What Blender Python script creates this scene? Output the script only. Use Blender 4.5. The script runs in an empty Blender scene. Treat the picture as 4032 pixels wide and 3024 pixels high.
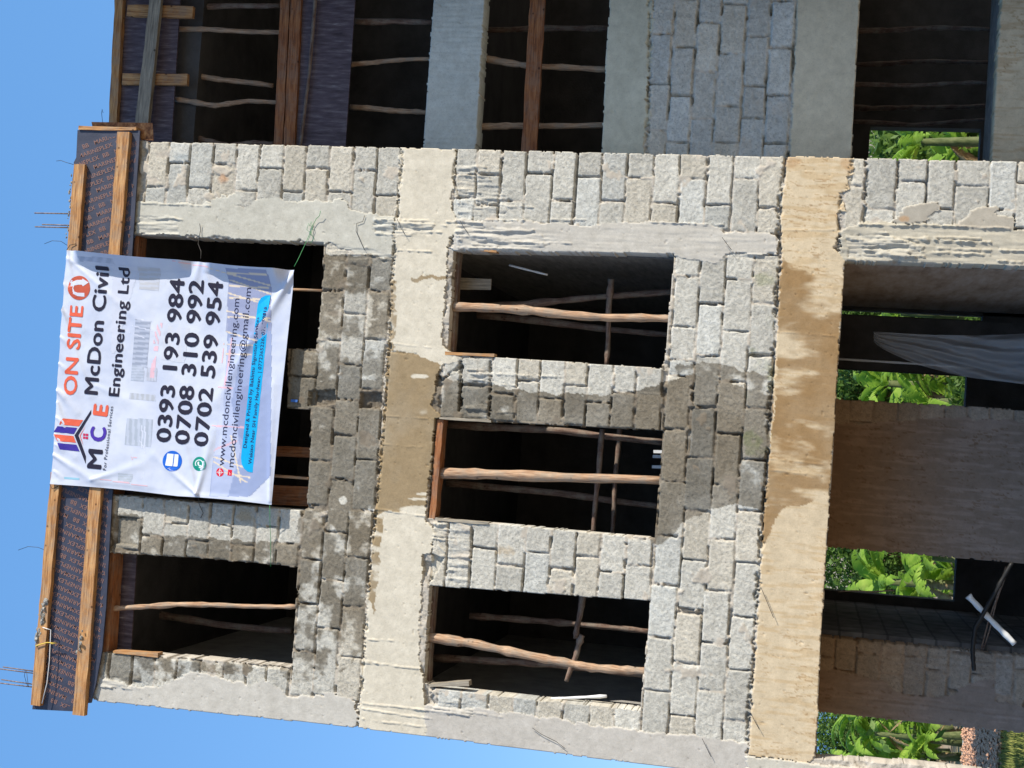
import bpy, bmesh, math, random
import numpy as np
from mathutils import Matrix, Vector
sc = bpy.context.scene
# ---------------------------------------------------------------- camera
FPX = 5500.0; DCAM = 11.6; CZ = 3.0
PITCH, YAW, ROLL = 0.21678614, 0.03874932, 0.06130679
def _rot(p, yw, ro):
    cp, sp = math.cos(p), math.sin(p); cy, sy = math.cos(yw), math.sin(yw)
    f = np.array([sy*cp, cy*cp, sp]); r = np.array([cy, -sy, 0.0]); u = np.cross(r, f)
    c, s = math.cos(ro), math.sin(ro)
    return c*r+s*u, -s*r+c*u, f
RR, UU, FF = _rot(PITCH, YAW, ROLL)
cam_d = bpy.data.cameras.new("camera"); cam = bpy.data.objects.new("camera", cam_d)
sc.collection.objects.link(cam); sc.camera = cam
cam_d.sensor_width = 36.0; cam_d.lens = 36.0*FPX/4032.0; cam_d.clip_start = 0.1; cam_d.clip_end = 3000
# the photograph is turned a quarter turn: image-right is down, image-up is right
M = Matrix(((-UU[0], RR[0], -FF[0]), (-UU[1], RR[1], -FF[1]), (-UU[2], RR[2], -FF[2]))).to_4x4()
M.translation = Vector((0, -DCAM, CZ)); cam.matrix_world = M
# ---------------------------------------------------------------- light
SUNV = Vector((1.6, -1.0, 1.0)).normalized()
w = bpy.data.worlds.new("World"); sc.world = w; w.use_nodes = True
wn = w.node_tree.nodes; wl = w.node_tree.links
sky = wn.new('ShaderNodeTexSky'); sky.sky_type = 'NISHITA'; sky.sun_disc = False
sky.sun_elevation = math.asin(SUNV.z); sky.sun_rotation = math.atan2(SUNV.x, SUNV.y)
sky.air_density = 1.0; sky.dust_density = 0.4; sky.ozone_density = 3.0
wn['Background'].inputs[1].default_value = 0.15
smx = wn.new('ShaderNodeMixRGB'); smx.inputs[0].default_value = 0.7; smx.inputs[2].default_value = (.46, 1.36, 2.95, 1)   # evens out the clear blue
wl.new(sky.outputs[0], smx.inputs[1]); wl.new(smx.outputs[0], wn['Background'].inputs[0])
sl = bpy.data.lights.new("sun", 'SUN'); sl.energy = 3.35; sl.angle = math.radians(0.53); sl.color = (1.0, 0.935, 0.83)
so = bpy.data.objects.new("sun", sl); sc.collection.objects.link(so)
so.rotation_euler = SUNV.to_track_quat('Z', 'Y').to_euler(); so.location = (20, -20, 20)
sc.view_settings.view_transform = 'Standard'; sc.view_settings.look = 'None'
sc.view_settings.exposure = 0.92; sc.view_settings.gamma = 1.0; sc.view_settings.use_curve_mapping = False
sc.cycles.max_bounces = 6; sc.cycles.diffuse_bounces = 3; sc.cycles.glossy_bounces = 2
sc.cycles.transparent_max_bounces = 6; sc.cycles.transmission_bounces = 3
sc.cycles.caustics_reflective = False; sc.cycles.caustics_refractive = False
# ---------------------------------------------------------------- helpers
def at(x, y, Y=0.0):
    """the point of the plane Y=const that lies behind photo pixel (x, y)"""
    d = FF + RR*((3024-y)-1512)/FPX - UU*(x-2016)/FPX
    k = (DCAM+Y)/d[1]
    return Vector((float(d[0]*k), float(Y), float(d[2]*k+CZ)))
def pix(X, Y, Z):
    dx, dy, dz = X, Y+DCAM, Z-CZ
    a = dx*RR[0]+dy*RR[1]+dz*RR[2]; b = dx*UU[0]+dy*UU[1]+dz*UU[2]; c = dx*FF[0]+dy*FF[1]+dz*FF[2]
    return 2016-FPX*b/c, 3024-(1512+FPX*a/c)
def link(o): sc.collection.objects.link(o); return o
def tag(o, label=None, cat=None, group=None, kind=None):
    if label: o['label'] = label
    if cat: o['category'] = cat
    if group: o['group'] = group
    if kind: o['kind'] = kind
    return o
def thing(name, label, cat, loc=(0, 0, 0), group=None):
    o = bpy.data.objects.new(name, None); link(o); o.location = loc; o.empty_display_size = 0.1
    return tag(o, label, cat, group)
def meshobj(name, verts, faces, mat, parent=None, smooth=False, loc=None):
    me = bpy.data.meshes.new(name); me.from_pydata([tuple(v) for v in verts], [], [tuple(f) for f in faces])
    if mat: me.materials.append(mat)
    if smooth: me.polygons.foreach_set('use_smooth', [True]*len(me.polygons))
    me.update(); o = bpy.data.objects.new(name, me); link(o)
    if parent:
        o.parent = parent
        o.matrix_parent_inverse = Matrix.Translation(-Vector(parent.location))
    if loc is not None: o.location = loc
    return o
class MB:
    def __init__(s): s.v = []; s.f = []
    def box(s, x0, x1, y0, y1, z0, z1):
        b = len(s.v)
        s.v += [(x0,y0,z0),(x1,y0,z0),(x1,y1,z0),(x0,y1,z0),(x0,y0,z1),(x1,y0,z1),(x1,y1,z1),(x0,y1,z1)]
        s.f += [(b,b+3,b+2,b+1),(b+4,b+5,b+6,b+7),(b,b+1,b+5,b+4),(b+1,b+2,b+6,b+5),(b+2,b+3,b+7,b+6),(b+3,b,b+4,b+7)]
        return s
    def tube(s, pts, rad, seg=8, seed=0, bump=0.0, caps=True):
        rng = random.Random(seed); pts = [Vector(p) for p in pts]; n = len(pts)
        if not hasattr(rad, '__len__'): rad = [rad]*n
        b = len(s.v); ref = Vector((0.3, 1, 0.2)).normalized()
        for i, p in enumerate(pts):
            t = (pts[min(i+1, n-1)]-pts[max(i-1, 0)]).normalized()
            a = t.cross(ref)
            if a.length < 1e-3: a = t.cross(Vector((1, 0, 0)))
            a.normalize(); c = t.cross(a)
            for k in range(seg):
                an = 2*math.pi*k/seg; r = rad[i]*(1+bump*(rng.random()-.5)*2)
                s.v.append(tuple(p+a*math.cos(an)*r+c*math.sin(an)*r))
        for i in range(n-1):
            for k in range(seg):
                k2 = (k+1) % seg
                s.f.append((b+i*seg+k, b+i*seg+k2, b+(i+1)*seg+k2, b+(i+1)*seg+k))
        if caps:
            s.f.append(tuple(b+k for k in range(seg))[::-1]); s.f.append(tuple(b+(n-1)*seg+k for k in range(seg)))
        return s
    def build(s, name, mat, parent=None, smooth=False): return meshobj(name, s.v, s.f, mat, parent, smooth)
# numpy noise
def vnoise(X, Z, sx, sz, seed):
    rng = np.random.RandomState(seed); T = rng.rand(256, 256)
    u = X/sx+seed*7.13+900; v = Z/sz+seed*3.7+900
    iu = np.floor(u).astype(np.int64); iv = np.floor(v).astype(np.int64)
    fu = u-iu; fv = v-iv; fu = fu*fu*(3-2*fu); fv = fv*fv*(3-2*fv)
    a = T[iu & 255, iv & 255]; b = T[(iu+1) & 255, iv & 255]; c = T[iu & 255, (iv+1) & 255]; d = T[(iu+1) & 255, (iv+1) & 255]
    return (a*(1-fu)+b*fu)*(1-fv)+(c*(1-fu)+d*fu)*fv
def fbm(X, Z, s, seed, octv=4, asp=1.0):
    o = 0; a = 1; t = 0
    for i in range(octv):
        o = o+a*vnoise(X, Z, s/2**i, s*asp/2**i, seed+i*17); t += a; a *= .55
    return o/t-0.5      # about -.5 .. .5
def sstep(e0, e1, x):
    t = np.clip((x-e0)/(e1-e0), 0, 1); return t*t*(3-2*t)
def inside(poly, ax, ay):
    c = np.zeros(ax.shape, bool); n = len(poly)
    for i in range(n):
        x1, y1 = poly[i]; x2, y2 = poly[(i+1) % n]
        if y1 == y2: continue
        m = ((ay >= min(y1, y2)) & (ay < max(y1, y2)))
        c ^= m & (ax < x1+(ay-y1)*(x2-x1)/(y2-y1))
    return c
def pdist(poly, ax, ay):
    """distance (px) to an open polyline, and the running length at the nearest point"""
    best = np.full(ax.shape, 1e9)
    for i in range(len(poly)-1):
        x1, y1 = poly[i]; x2, y2 = poly[i+1]; L = (x2-x1)**2+(y2-y1)**2+1e-9
        t = np.clip(((ax-x1)*(x2-x1)+(ay-y1)*(y2-y1))/L, 0, 1)
        best = np.minimum(best, np.hypot(ax-x1-t*(x2-x1), ay-y1-t*(y2-y1)))
    return best
# ---------------------------------------------------------------- materials
def newmat(name):
    m = bpy.data.materials.new(name); m.use_nodes = True; nt = m.node_tree
    return m, nt, nt.nodes['Principled BSDF']
def nd(nt, t, **kw):
    n = nt.nodes.new(t)
    for k, v in kw.items():
        if k.startswith('i_'):
            n.inputs[k[2:].replace('_', ' ')].default_value = v
        else: setattr(n, k, v)
    return n
def ramp(nt, src, stops):
    r = nt.nodes.new('ShaderNodeValToRGB'); el = r.color_ramp.elements
    while len(el) < len(stops): el.new(0.5)
    for e, (p, c) in zip(el, stops): e.position = p; e.color = (*c, 1) if len(c) == 3 else c
    nt.links.new(src, r.inputs[0]); return r
def noise_mat(name, stops, scale=8, stretch=(1, 1, 1), rough=0.8, bump=0.3, bscale=60, detail=6, dist=0.01, spec=0.3, metal=0.0):
    m, nt, bs = newmat(name); L = nt.links
    tc = nd(nt, 'ShaderNodeTexCoord'); mp = nd(nt, 'ShaderNodeMapping'); mp.inputs['Scale'].default_value = stretch
    L.new(tc.outputs['Object'], mp.inputs[0])
    n = nd(nt, 'ShaderNodeTexNoise', i_Scale=scale, i_Detail=detail, i_Roughness=0.62); L.new(mp.outputs[0], n.inputs['Vector'])
    r = ramp(nt, n.outputs['Fac'], stops); L.new(r.outputs[0], bs.inputs['Base Color'])
    n2 = nd(nt, 'ShaderNodeTexNoise', i_Scale=bscale, i_Detail=4.0); L.new(mp.outputs[0], n2.inputs['Vector'])
    b = nd(nt, 'ShaderNodeBump', i_Strength=bump, i_Distance=dist); L.new(n2.outputs['Fac'], b.inputs['Height']); L.new(b.outputs[0], bs.inputs['Normal'])
    bs.inputs['Roughness'].default_value = rough; bs.inputs['Specular IOR Level'].default_value = spec; bs.inputs['Metallic'].default_value = metal
    return m
def flat(name, col, rough=0.6, spec=0.3, metal=0.0):
    m, nt, bs = newmat(name); bs.inputs['Base Color'].default_value = (*col, 1); bs.inputs['Roughness'].default_value = rough
    bs.inputs['Specular IOR Level'].default_value = spec; bs.inputs['Metallic'].default_value = metal
    tc = nd(nt, 'ShaderNodeTexCoord'); n = nd(nt, 'ShaderNodeTexNoise', i_Scale=30.0); nt.links.new(tc.outputs['Object'], n.inputs['Vector'])
    h = nd(nt, 'ShaderNodeMixRGB', blend_type='MULTIPLY'); h.inputs[0].default_value = 0.18; h.inputs[1].default_value = (*col, 1)
    nt.links.new(n.outputs['Fac'], h.inputs[2]); nt.links.new(h.outputs[0], bs.inputs['Base Color'])
    return m
def masonry_mat():
    m, nt, bs = newmat('masonry'); L = nt.links
    at_ = nd(nt, 'ShaderNodeAttribute', attribute_name='Col')
    tc = nd(nt, 'ShaderNodeTexCoord')
    n = nd(nt, 'ShaderNodeTexNoise', i_Scale=75.0, i_Detail=4.0, i_Roughness=0.75); L.new(tc.outputs['Object'], n.inputs['Vector'])
    n2 = nd(nt, 'ShaderNodeTexNoise', i_Scale=11.0, i_Detail=7.0, i_Roughness=0.7); L.new(tc.outputs['Object'], n2.inputs['Vector'])
    r = ramp(nt, n.outputs['Fac'], [(0.33, (.45,.45,.45)), (0.42, (.98,.98,.98)), (0.66, (1.2,1.18,1.15))])
    r2 = ramp(nt, n2.outputs['Fac'], [(0.3, (.86,.85,.83)), (0.7, (1.1,1.1,1.1))])
    mx = nd(nt, 'ShaderNodeMixRGB', blend_type='MULTIPLY'); L.new(at_.outputs['Color'], mx.inputs[1]); L.new(r.outputs[0], mx.inputs[2])
    fa = nd(nt, 'ShaderNodeMath', operation='MULTIPLY_ADD'); L.new(at_.outputs['Alpha'], fa.inputs[0]); fa.inputs[1].default_value = 0.7; fa.inputs[2].default_value = 0.15
    L.new(fa.outputs[0], mx.inputs[0])
    m2 = nd(nt, 'ShaderNodeMixRGB', blend_type='MULTIPLY'); m2.inputs[0].default_value = 1.0; L.new(mx.outputs[0], m2.inputs[1]); L.new(r2.outputs[0], m2.inputs[2])
    L.new(m2.outputs[0], bs.inputs['Base Color']); bs.inputs['Roughness'].default_value = 0.9; bs.inputs['Specular IOR Level'].default_value = 0.15
    b = nd(nt, 'ShaderNodeBump', i_Distance=0.006); L.new(n.outputs['Fac'], b.inputs['Height'])
    fb = nd(nt, 'ShaderNodeMath', operation='MULTIPLY_ADD'); L.new(at_.outputs['Alpha'], fb.inputs[0]); fb.inputs[1].default_value = 0.75; fb.inputs[2].default_value = 0.12
    L.new(fb.outputs[0], b.inputs['Strength']); L.new(b.outputs[0], bs.inputs['Normal'])
    return m
MASON = masonry_mat()
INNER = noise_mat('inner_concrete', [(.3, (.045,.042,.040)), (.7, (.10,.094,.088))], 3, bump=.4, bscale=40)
def wood(name, dark, mid, light, sc_=5.0, stretch=(1, 14, 14), dirt=.55):
    m = noise_mat(name, [(.3, dark), (.5, mid), (.72, light)], sc_, stretch, rough=.8, bump=.6, bscale=9, detail=8, dist=.005)
    nt = m.node_tree; L = nt.links; bs = nt.nodes['Principled BSDF']; src = bs.inputs['Base Color'].links[0].from_socket
    tc = nd(nt, 'ShaderNodeTexCoord'); g = nd(nt, 'ShaderNodeTexNoise', i_Scale=6.5, i_Detail=8.0, i_Roughness=.75); L.new(tc.outputs['Object'], g.inputs['Vector'])
    r = ramp(nt, g.outputs['Fac'], [(.46, (0, 0, 0)), (.60, (dirt, dirt, dirt))])                    # grey cement dirt
    mx = nd(nt, 'ShaderNodeMixRGB'); L.new(r.outputs[0], mx.inputs[0]); L.new(src, mx.inputs[1]); mx.inputs[2].default_value = (.26,.235,.19, 1)
    v = nd(nt, 'ShaderNodeTexVoronoi', i_Scale=9.0); L.new(tc.outputs['Object'], v.inputs['Vector'])
    k = ramp(nt, v.outputs['Distance'], [(.07, (.22,.18,.15)), (.13, (1, 1, 1))])                    # knots and nail holes
    m2 = nd(nt, 'ShaderNodeMixRGB', blend_type='MULTIPLY'); m2.inputs[0].default_value = .85; L.new(mx.outputs[0], m2.inputs[1]); L.new(k.outputs[0], m2.inputs[2]); L.new(m2.outputs[0], bs.inputs['Base Color'])
    return m
W_OR = wood('sawn_timber', (.17,.07,.025), (.44,.22,.085), (.62,.38,.17), dirt=.38)
W_RED = wood('red_timber', (.10,.035,.016), (.28,.105,.04), (.44,.20,.08), dirt=.25)
W_GREY = wood('weathered_timber', (.10,.085,.065), (.30,.26,.20), (.46,.40,.30))
W_POLE = wood('pole_wood', (.15,.07,.04), (.40,.25,.15), (.60,.43,.29), 6)
W_DARKP = wood('dark_pole_wood', (.05,.03,.022), (.16,.10,.075), (.28,.19,.14), 6)  # darker pole wood; indoor and lintel shade is partly put into its colour
PLY_P = noise_mat('film_faced_ply', [(.28, (.045,.030,.036)), (.52, (.105,.078,.092)), (.66, (.17,.14,.15)), (.74, (.42,.40,.40))], 4, (9, 6, 1.3), rough=.6, bump=.2, spec=.3)
PLY_B = noise_mat('printed_ply', [(.3, (.022,.026,.045)), (.6, (.045,.048,.075)), (.85, (.10,.095,.11))], 6, rough=.5, bump=.1, spec=.5)
PRINT = flat('print_ink', (.25,.14,.115), .6)
STEEL = noise_mat('rusty_steel', [(.3, (.10,.05,.03)), (.7, (.30,.24,.20))], 40, rough=.6, metal=.3)
WIRE = flat('tie_wire', (.05,.045,.04), .5, metal=.4)
RUST = noise_mat('rust_plate', [(.35, (.10,.04,.02)), (.5, (.28,.12,.05)), (.7, (.50,.27,.12))], 22, rough=.8)
PVC = flat('white_pipe', (.75,.76,.76), .35, .5)
# ---------------------------------------------------------------- relief walls
C_BLOCK = np.array((.51,.495,.44)); C_TAN = np.array((.58,.50,.37)); C_MORT = np.array((.52,.47,.395)); C_PLAS = np.array((.56,.535,.47))
C_UB = np.array((.67,.615,.50)); C_BB = np.array((.64,.525,.36)); C_UBW = np.array((.32,.24,.14)); C_BBW = np.array((.31,.195,.09))
def islands(m):
    """connected pieces of a boolean grid, by runs"""
    par = []; runs = []; prev = []
    def find(a):
        while par[a] != a: par[a] = par[par[a]]; a = par[a]
        return a
    for i in range(m.shape[0]):
        d = np.diff(np.concatenate([[0], m[i].astype(np.int8), [0]])); s = np.nonzero(d == 1)[0]; e = np.nonzero(d == -1)[0]; cur = []
        for a, b in zip(s, e):
            k = len(par); par.append(k); runs.append((i, a, b)); cur.append((a, b, k))
            for a2, b2, k2 in prev:
                if a2 < b and a < b2: par[find(k)] = find(k2)
        prev = cur
    out = {}
    for k, (i, a, b) in enumerate(runs): out.setdefault(find(k), []).append((i, a, b))
    res = []
    for rs in out.values():
        q = np.zeros(m.shape, bool)
        for i, a, b in rs: q[i, a:b] = True
        res.append((int(q.sum()), q))
    return sorted(res, key=lambda x: -x[0])
def submesh(name, keep, lab, li, V, COL, back, parent, nx, nz):
    """the cells of one label as meshes with their reveals, one mesh for each connected piece"""
    for cnt, m in islands(keep & (lab == li)):
        if cnt > 400: one_mesh(name, keep, m, V, COL, back, parent, nx, nz)
def one_mesh(name, keep, m, V, COL, back, parent, nx, nz):
    ii, jj = np.nonzero(m)                              # cell indices (x, z)
    a = ii*(nz)+jj; b = (ii+1)*nz+jj; c = (ii+1)*nz+jj+1; d = ii*nz+jj+1
    quads = [np.stack([a, b, c, d], 1)]
    N = nx*nz; P = np.pad(keep, 1)
    pi, pj = ii+1, jj+1
    for (di, dj, e0, e1) in ((-1,0,d,a), (1,0,b,c), (0,-1,a,b), (0,1,c,d)):
        k = ~P[pi+di, pj+dj]
        if k.any(): quads.append(np.stack([e1[k], e0[k], e0[k]+N, e1[k]+N], 1))
    Q = np.concatenate(quads); u, inv = np.unique(Q, return_inverse=True); inv = inv.reshape(Q.shape)
    src = u % N; co = V[src].copy(); bk = u >= N; co[bk, 1] = back
    me = bpy.data.meshes.new(name); me.vertices.add(len(u)); me.vertices.foreach_set('co', co.astype(np.float32).ravel())
    nf = len(Q); me.loops.add(nf*4); me.loops.foreach_set('vertex_index', inv.astype(np.int32).ravel())
    me.polygons.add(nf); me.polygons.foreach_set('loop_start', np.arange(0, nf*4, 4, dtype=np.int32))
    try: me.polygons.foreach_set('loop_total', np.full(nf, 4, dtype=np.int32))
    except Exception: pass
    me.update(calc_edges=True)
    ca = me.color_attributes.new('Col', 'FLOAT_COLOR', 'POINT'); ca.data.foreach_set('color', COL[src].astype(np.float32).ravel())
    me.materials.append(MASON); o = bpy.data.objects.new(name, me); link(o); o.parent = parent
    return o
def rects_of(rows, Y):
    """rows: (xa, xb, yref, [y joints...]) in photo px -> block rectangles in metres"""
    out = []
    for xa, xb, yr, js in rows:
        z1 = at(xa, yr, Y).z; z0 = at(xb, yr, Y).z
        for p, q in zip(js[:-1], js[1:]):
            if p is None or q is None: continue
            xm = (xa+xb)/2-(((p+q)/2)-yr)*0.075
            X1 = at(xm, p, Y).x; X0 = at(xm, q, Y).x
            out.append((X0, X1, z0, z1))
    return out
def relief(X0, X1, Z0, Z1, Y, step, rects, regions, solids, holes, ridges, grooves, wet, labels, back, parent, seed, roughcol=1.0, notch=None, spots=()):
    nx = int((X1-X0)/step)+1; nz = int((Z1-Z0)/step)+1
    X, Z = np.meshgrid(X0+np.arange(nx)*step, Z0+np.arange(nz)*step, indexing='ij')
    IX, IY = pix(X, Y, Z)
    f1 = fbm(X, Z, .35, seed+1); f2 = fbm(X, Z, .05, seed+2, 3); f3 = vnoise(X, Z, .014, .014, seed+3)-.5; f4 = vnoise(X, Z, .022, .022, seed+4)-.5
    f5 = fbm(X, Z, .12, seed+5, 3); f6 = fbm(X, Z, .10, seed+6, 3); f7 = fbm(X, Z, .03, seed+8, 2)
    # mortar
    deep = sstep(.04, .20, fbm(X, Z, .16, seed+7, 3))
    fill = sstep(-.16, .02, fbm(X, Z, .22, seed+9, 3))
    H = -.015+fill*.0135+f2*.014+f3*.006-deep*labels.get('gap', .034)
    mt = np.clip(.5+f1*1.6, 0, 1)[..., None]
    col = C_MORT*(1-mt*.35)+mt*.35*np.array((.40,.385,.36)); col = col*(1+f3[..., None]*.35)
    al = np.full(X.shape, .75); bm = np.zeros(X.shape)
    wx = X+f5*.011+f7*.010; wz = Z+f6*.011+f2*.008
    rng = np.random.RandomState(seed)
    for (a, b, c, d) in rects:
        i0 = max(0, int((a-.03-X0)/step)); i1 = min(nx, int((b+.03-X0)/step)+2); j0 = max(0, int((c-.03-Z0)/step)); j1 = min(nz, int((d+.03-Z0)/step)+2)
        if i1 <= i0+1 or j1 <= j0+1: continue
        s = (slice(i0, i1), slice(j0, j1))
        g = [rng.uniform(.002, .013) for _ in range(4)]
        a2, b2, c2, d2 = a+g[0], b-g[1], c+g[2], d-g[3]; hx, hz = (b2-a2)/2, (d2-c2)/2; r = rng.choice((.004, .006, .010, .016))
        if hx < .02 or hz < .02: continue
        qx = np.abs(wx[s]-(a2+b2)/2)-hx+r; qz = np.abs(wz[s]-(c2+d2)/2)-hz+r
        sd = np.hypot(np.maximum(qx, 0), np.maximum(qz, 0))+np.minimum(np.maximum(qx, qz), 0)-r
        mk = sstep(.003, -.003, sd)
        ck = sstep(.010, .004, np.abs(sd-.004))*sstep(-.02, .12, f1[s]*rng.choice((-1, 1))+f5[s]*.8+.02*np.sign(qx-qz)); H[s] -= ck*.022
        hb = rng.uniform(-.001, .009)+(X[s]-(a+b)/2)*rng.uniform(-.015, .015)+(Z[s]-(c+d)/2)*rng.uniform(-.03, .03)+f3[s]*.0048+f4[s]*.0026+f2[s]*.0012-.003*sstep(-.012, 0, sd)
        H[s] = H[s]*(1-mk)+hb*mk
        t = rng.rand(); tone = C_BLOCK*rng.uniform(.86, 1.14)
        if t < .22: tone = tone*.7+C_TAN*.3
        elif t < .40: tone = tone*np.array((.97,1.0,1.04))
        cb = tone*(1+f1[s][..., None]*.18+f4[s][..., None]*.22+f3[s][..., None]*.25)
        col[s] = col[s]*(1-mk[..., None])+cb*mk[..., None]; al[s] = al[s]*(1-mk)+mk; bm[s] = np.maximum(bm[s], mk)
    # mortar smeared over the joints and block edges
    if len(rects):
        sm = sstep(.13, .19, fbm(X, Z, .13, seed+81, 4)+.05*(1-bm))*sstep(1.0, .6, bm*1.0*(fbm(X, Z, .3, seed+83, 2) < .08)); sm = sm*labels.get('smear', 1.0)
        H = H*(1-sm)+(.006+f2*.010+f3*.002)*sm; col = col*(1-sm[..., None])+(C_MORT*1.02*(1+f1[..., None]*.3))*sm[..., None]; al = al*(1-sm*.6)
    lab = np.zeros(X.shape, np.int32)
    AX = IX+f5*26+f7*16; AY = IY+f6*26+f2*16
    regm = np.zeros(X.shape, bool)
    sp = fbm(X, Z, .020, seed+15, 3, 9.0)
    for rg in regions:
        k = rg.get('warp', 1.0); m = inside(rg['poly'], IX+(AX-IX)*k+sp*rg.get('spike', 34), IY+(AY-IY)*k+f7*6)
        h = rg['h']+f1*.006+f3*.0012*rg.get('r', 1)
        if rg.get('streak'): h = h+fbm(X, Z, .02, seed+31, 2, 14 if rg['streak'] == 'v' else 1/14)*.010*rg.get('sk', 1)
        H = np.where(m, h, H); c = np.array(rg['c'])
        cc = c*(1+f1[..., None]*.16+f2[..., None]*.10)
        if 'c2' in rg:
            t = sstep(.02, .22, fbm(X, Z, .026, seed+41, 3, 9.0)*1.1+f1*.45+.03)[..., None]; cc = cc*(1-t*.42)+np.array(rg['c2'])*t*.42; vn = sstep(.022, .004, np.abs(fbm(X, Z, .05, seed+43, 4, 5.0)+.05*f7))*sstep(-.15, .12, f1+f5*.4); cc = cc*(1-.38*vn[..., None]*np.array((.75,1.0,1.25)))
        col = np.where(m[..., None], cc, col); al = np.where(m, rg.get('al', .18), al); bm = np.where(m, 0, bm)
        lab = np.where(m, rg['l'], lab); regm |= m
        # pin holes
        ph = (vnoise(X, Z, .021, .021, seed+51) > .962) & m; H = np.where(ph, H-.008, H)
    for (pl, wd, hh) in grooves:
        dd = pdist(pl, IX, IY); k = sstep(wd*1.2, wd*.3, dd+f2*wd*2.4)*sstep(-.28, .02, f6+f7*.5)
        rub = sstep(.0, .3, f7+f3*.7)
        H = H-k*hh*(1-rub*1.15); col = col*(1-k[..., None]*.25); al = np.maximum(al, k)
    for (pl, wd, hh) in ridges:
        dd = pdist(pl, AX*.22+IX*.78, AY*.22+IY*.78)/(1+f7*1.6); k = np.clip(1-dd/wd, 0, 1)*sstep(-.30, .02, f5+f7*.6); H = H+k*hh
    for poly, amp in labels.get('rough', ()):
        m = inside(poly, AX, AY); q_ = fbm(X, Z, .024, seed+71, 3, 11.0); H = np.where(m, H+np.clip(q_*1.8, -.3, .6)*amp, H); col = np.where(m[..., None], col*.75+np.array((.56,.545,.49))*.25, col)
    for (poly, dz_) in holes.get('pits', ()):
        m = inside(poly, IX+f7*8, IY+f2*8); H = np.where(m, H-dz_, H)
    # damp stains: (poly, kind, bias)
    wetm = np.zeros(X.shape)
    for (poly, bias, sx, asp) in wet:
        n = fbm(X, Z, sx, seed+61, 4, asp); m = inside(poly, AX, AY)
        mm = inside(poly, AX, AY).astype(float); v = sstep(-.11, .11, n+bias+.10*fbm(X, Z, .02, seed+63, 3, 6.0))*m*np.clip(.92+f1*.7, .6, 1)
        wetm = np.maximum(wetm, v)
    for (cx, cy, rx, ry) in spots:
        m = sstep(1.15, .85, np.hypot((IX-cx)/rx, (IY-cy)/ry)+f5*1.0+f7*.5); wetm = wetm*(1-m)
    wm = wetm[..., None]
    wc = col*np.array((.38,.35,.31))
    for li, cw in labels.get('wet', {}).items(): wc = np.where((lab == li)[..., None], np.array(cw)*(1+f1[..., None]*.3+f2[..., None]*.12), wc)
    col = col*(1-wm)+wc*wm
    # vegetation film on damp joints
    for (poly, amt) in labels.get('moss', ()):
        m = inside(poly, AX, AY)*sstep(0, .25, f5+f1*.6)*amt; col = col*(1-m[..., None])+np.array((.16,.20,.06))*m[..., None]
    for (cx, cy, rx, ry, c, amt) in labels.get('dabs', ()):
        m = sstep(1.1, .4, np.hypot((IX-cx)/rx, (IY-cy)/ry)+f2*1.2)*amt; col = col*(1-m[..., None])+np.array(c)*m[..., None]
    V = np.stack([X, Y-H*labels.get('depth', 1.0), Z], -1).reshape(-1, 3); col = col*labels.get('gain', .86)*labels.get('tint', lambda x, z: 1.0)(X, Z)
    COL = np.concatenate([np.clip(col, .01, .9), np.clip(al, 0, 1)[..., None]], -1).reshape(-1, 4)
    # which cells are solid
    cx = (X[:-1, :-1]+X[1:, 1:])/2; cz = (Z[:-1, :-1]+Z[1:, 1:])/2; qx, qy = pix(cx, Y, cz)
    hn = f7[:-1, :-1]*5+f2[:-1, :-1]*5; hm = f3[:-1, :-1]*1.5
    keep = np.zeros(cx.shape, bool)
    for p in solids: keep |= inside(p, qx+hn+hm, qy+hn-hm)
    for p in holes['open']: keep &= ~inside(p, qx+hn*.8+hm, qy-hn*.8-hm)
    if notch is not None:
        dd = pdist(notch, qx, qy); soft = (bm[:-1, :-1] < .35) & ~regm[:-1, :-1]; keep &= ~((dd < 8+hn*2.0) & soft)
    labc = lab[:-1, :-1].copy()
    # small islands of one label join the block work
    for li in set(np.unique(labc)) - {0}:
        for cnt, q in islands(labc == li):
            if cnt < 400: labc[q] = 0
    for cnt, q in islands(keep):
        if cnt < 600: keep[q] = False
    midz = labels.get('split')
    if midz is None: midz = []
    objs = {}
    if len(midz):                                             # the block work between the beams is separate pieces
        for k, z_ in enumerate(midz): labc = np.where((labc == 0) & (cz > z_), 100+k, labc)
    base = [li for li in np.unique(labc) if li == 0 or li >= 100]
    for li in base:
        for cnt, q in islands((labc == li) & keep):
            if cnt < 400:
                g = q.copy()
                for _ in range(4): g[1:] |= g[:-1]; g[:-1] |= g[1:]; g[:, 1:] |= g[:, :-1]; g[:, :-1] |= g[:, 1:]
                o_ = labc[g & ~q & keep]; o_ = o_[o_ != li]
                if len(o_): labc[q] = np.bincount(o_).argmax()
    for li, nm in labels['names'].items():
        objs[li] = submesh(nm, keep, labc, li, V, COL, back, parent, nx, nz)
    return objs
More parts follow.
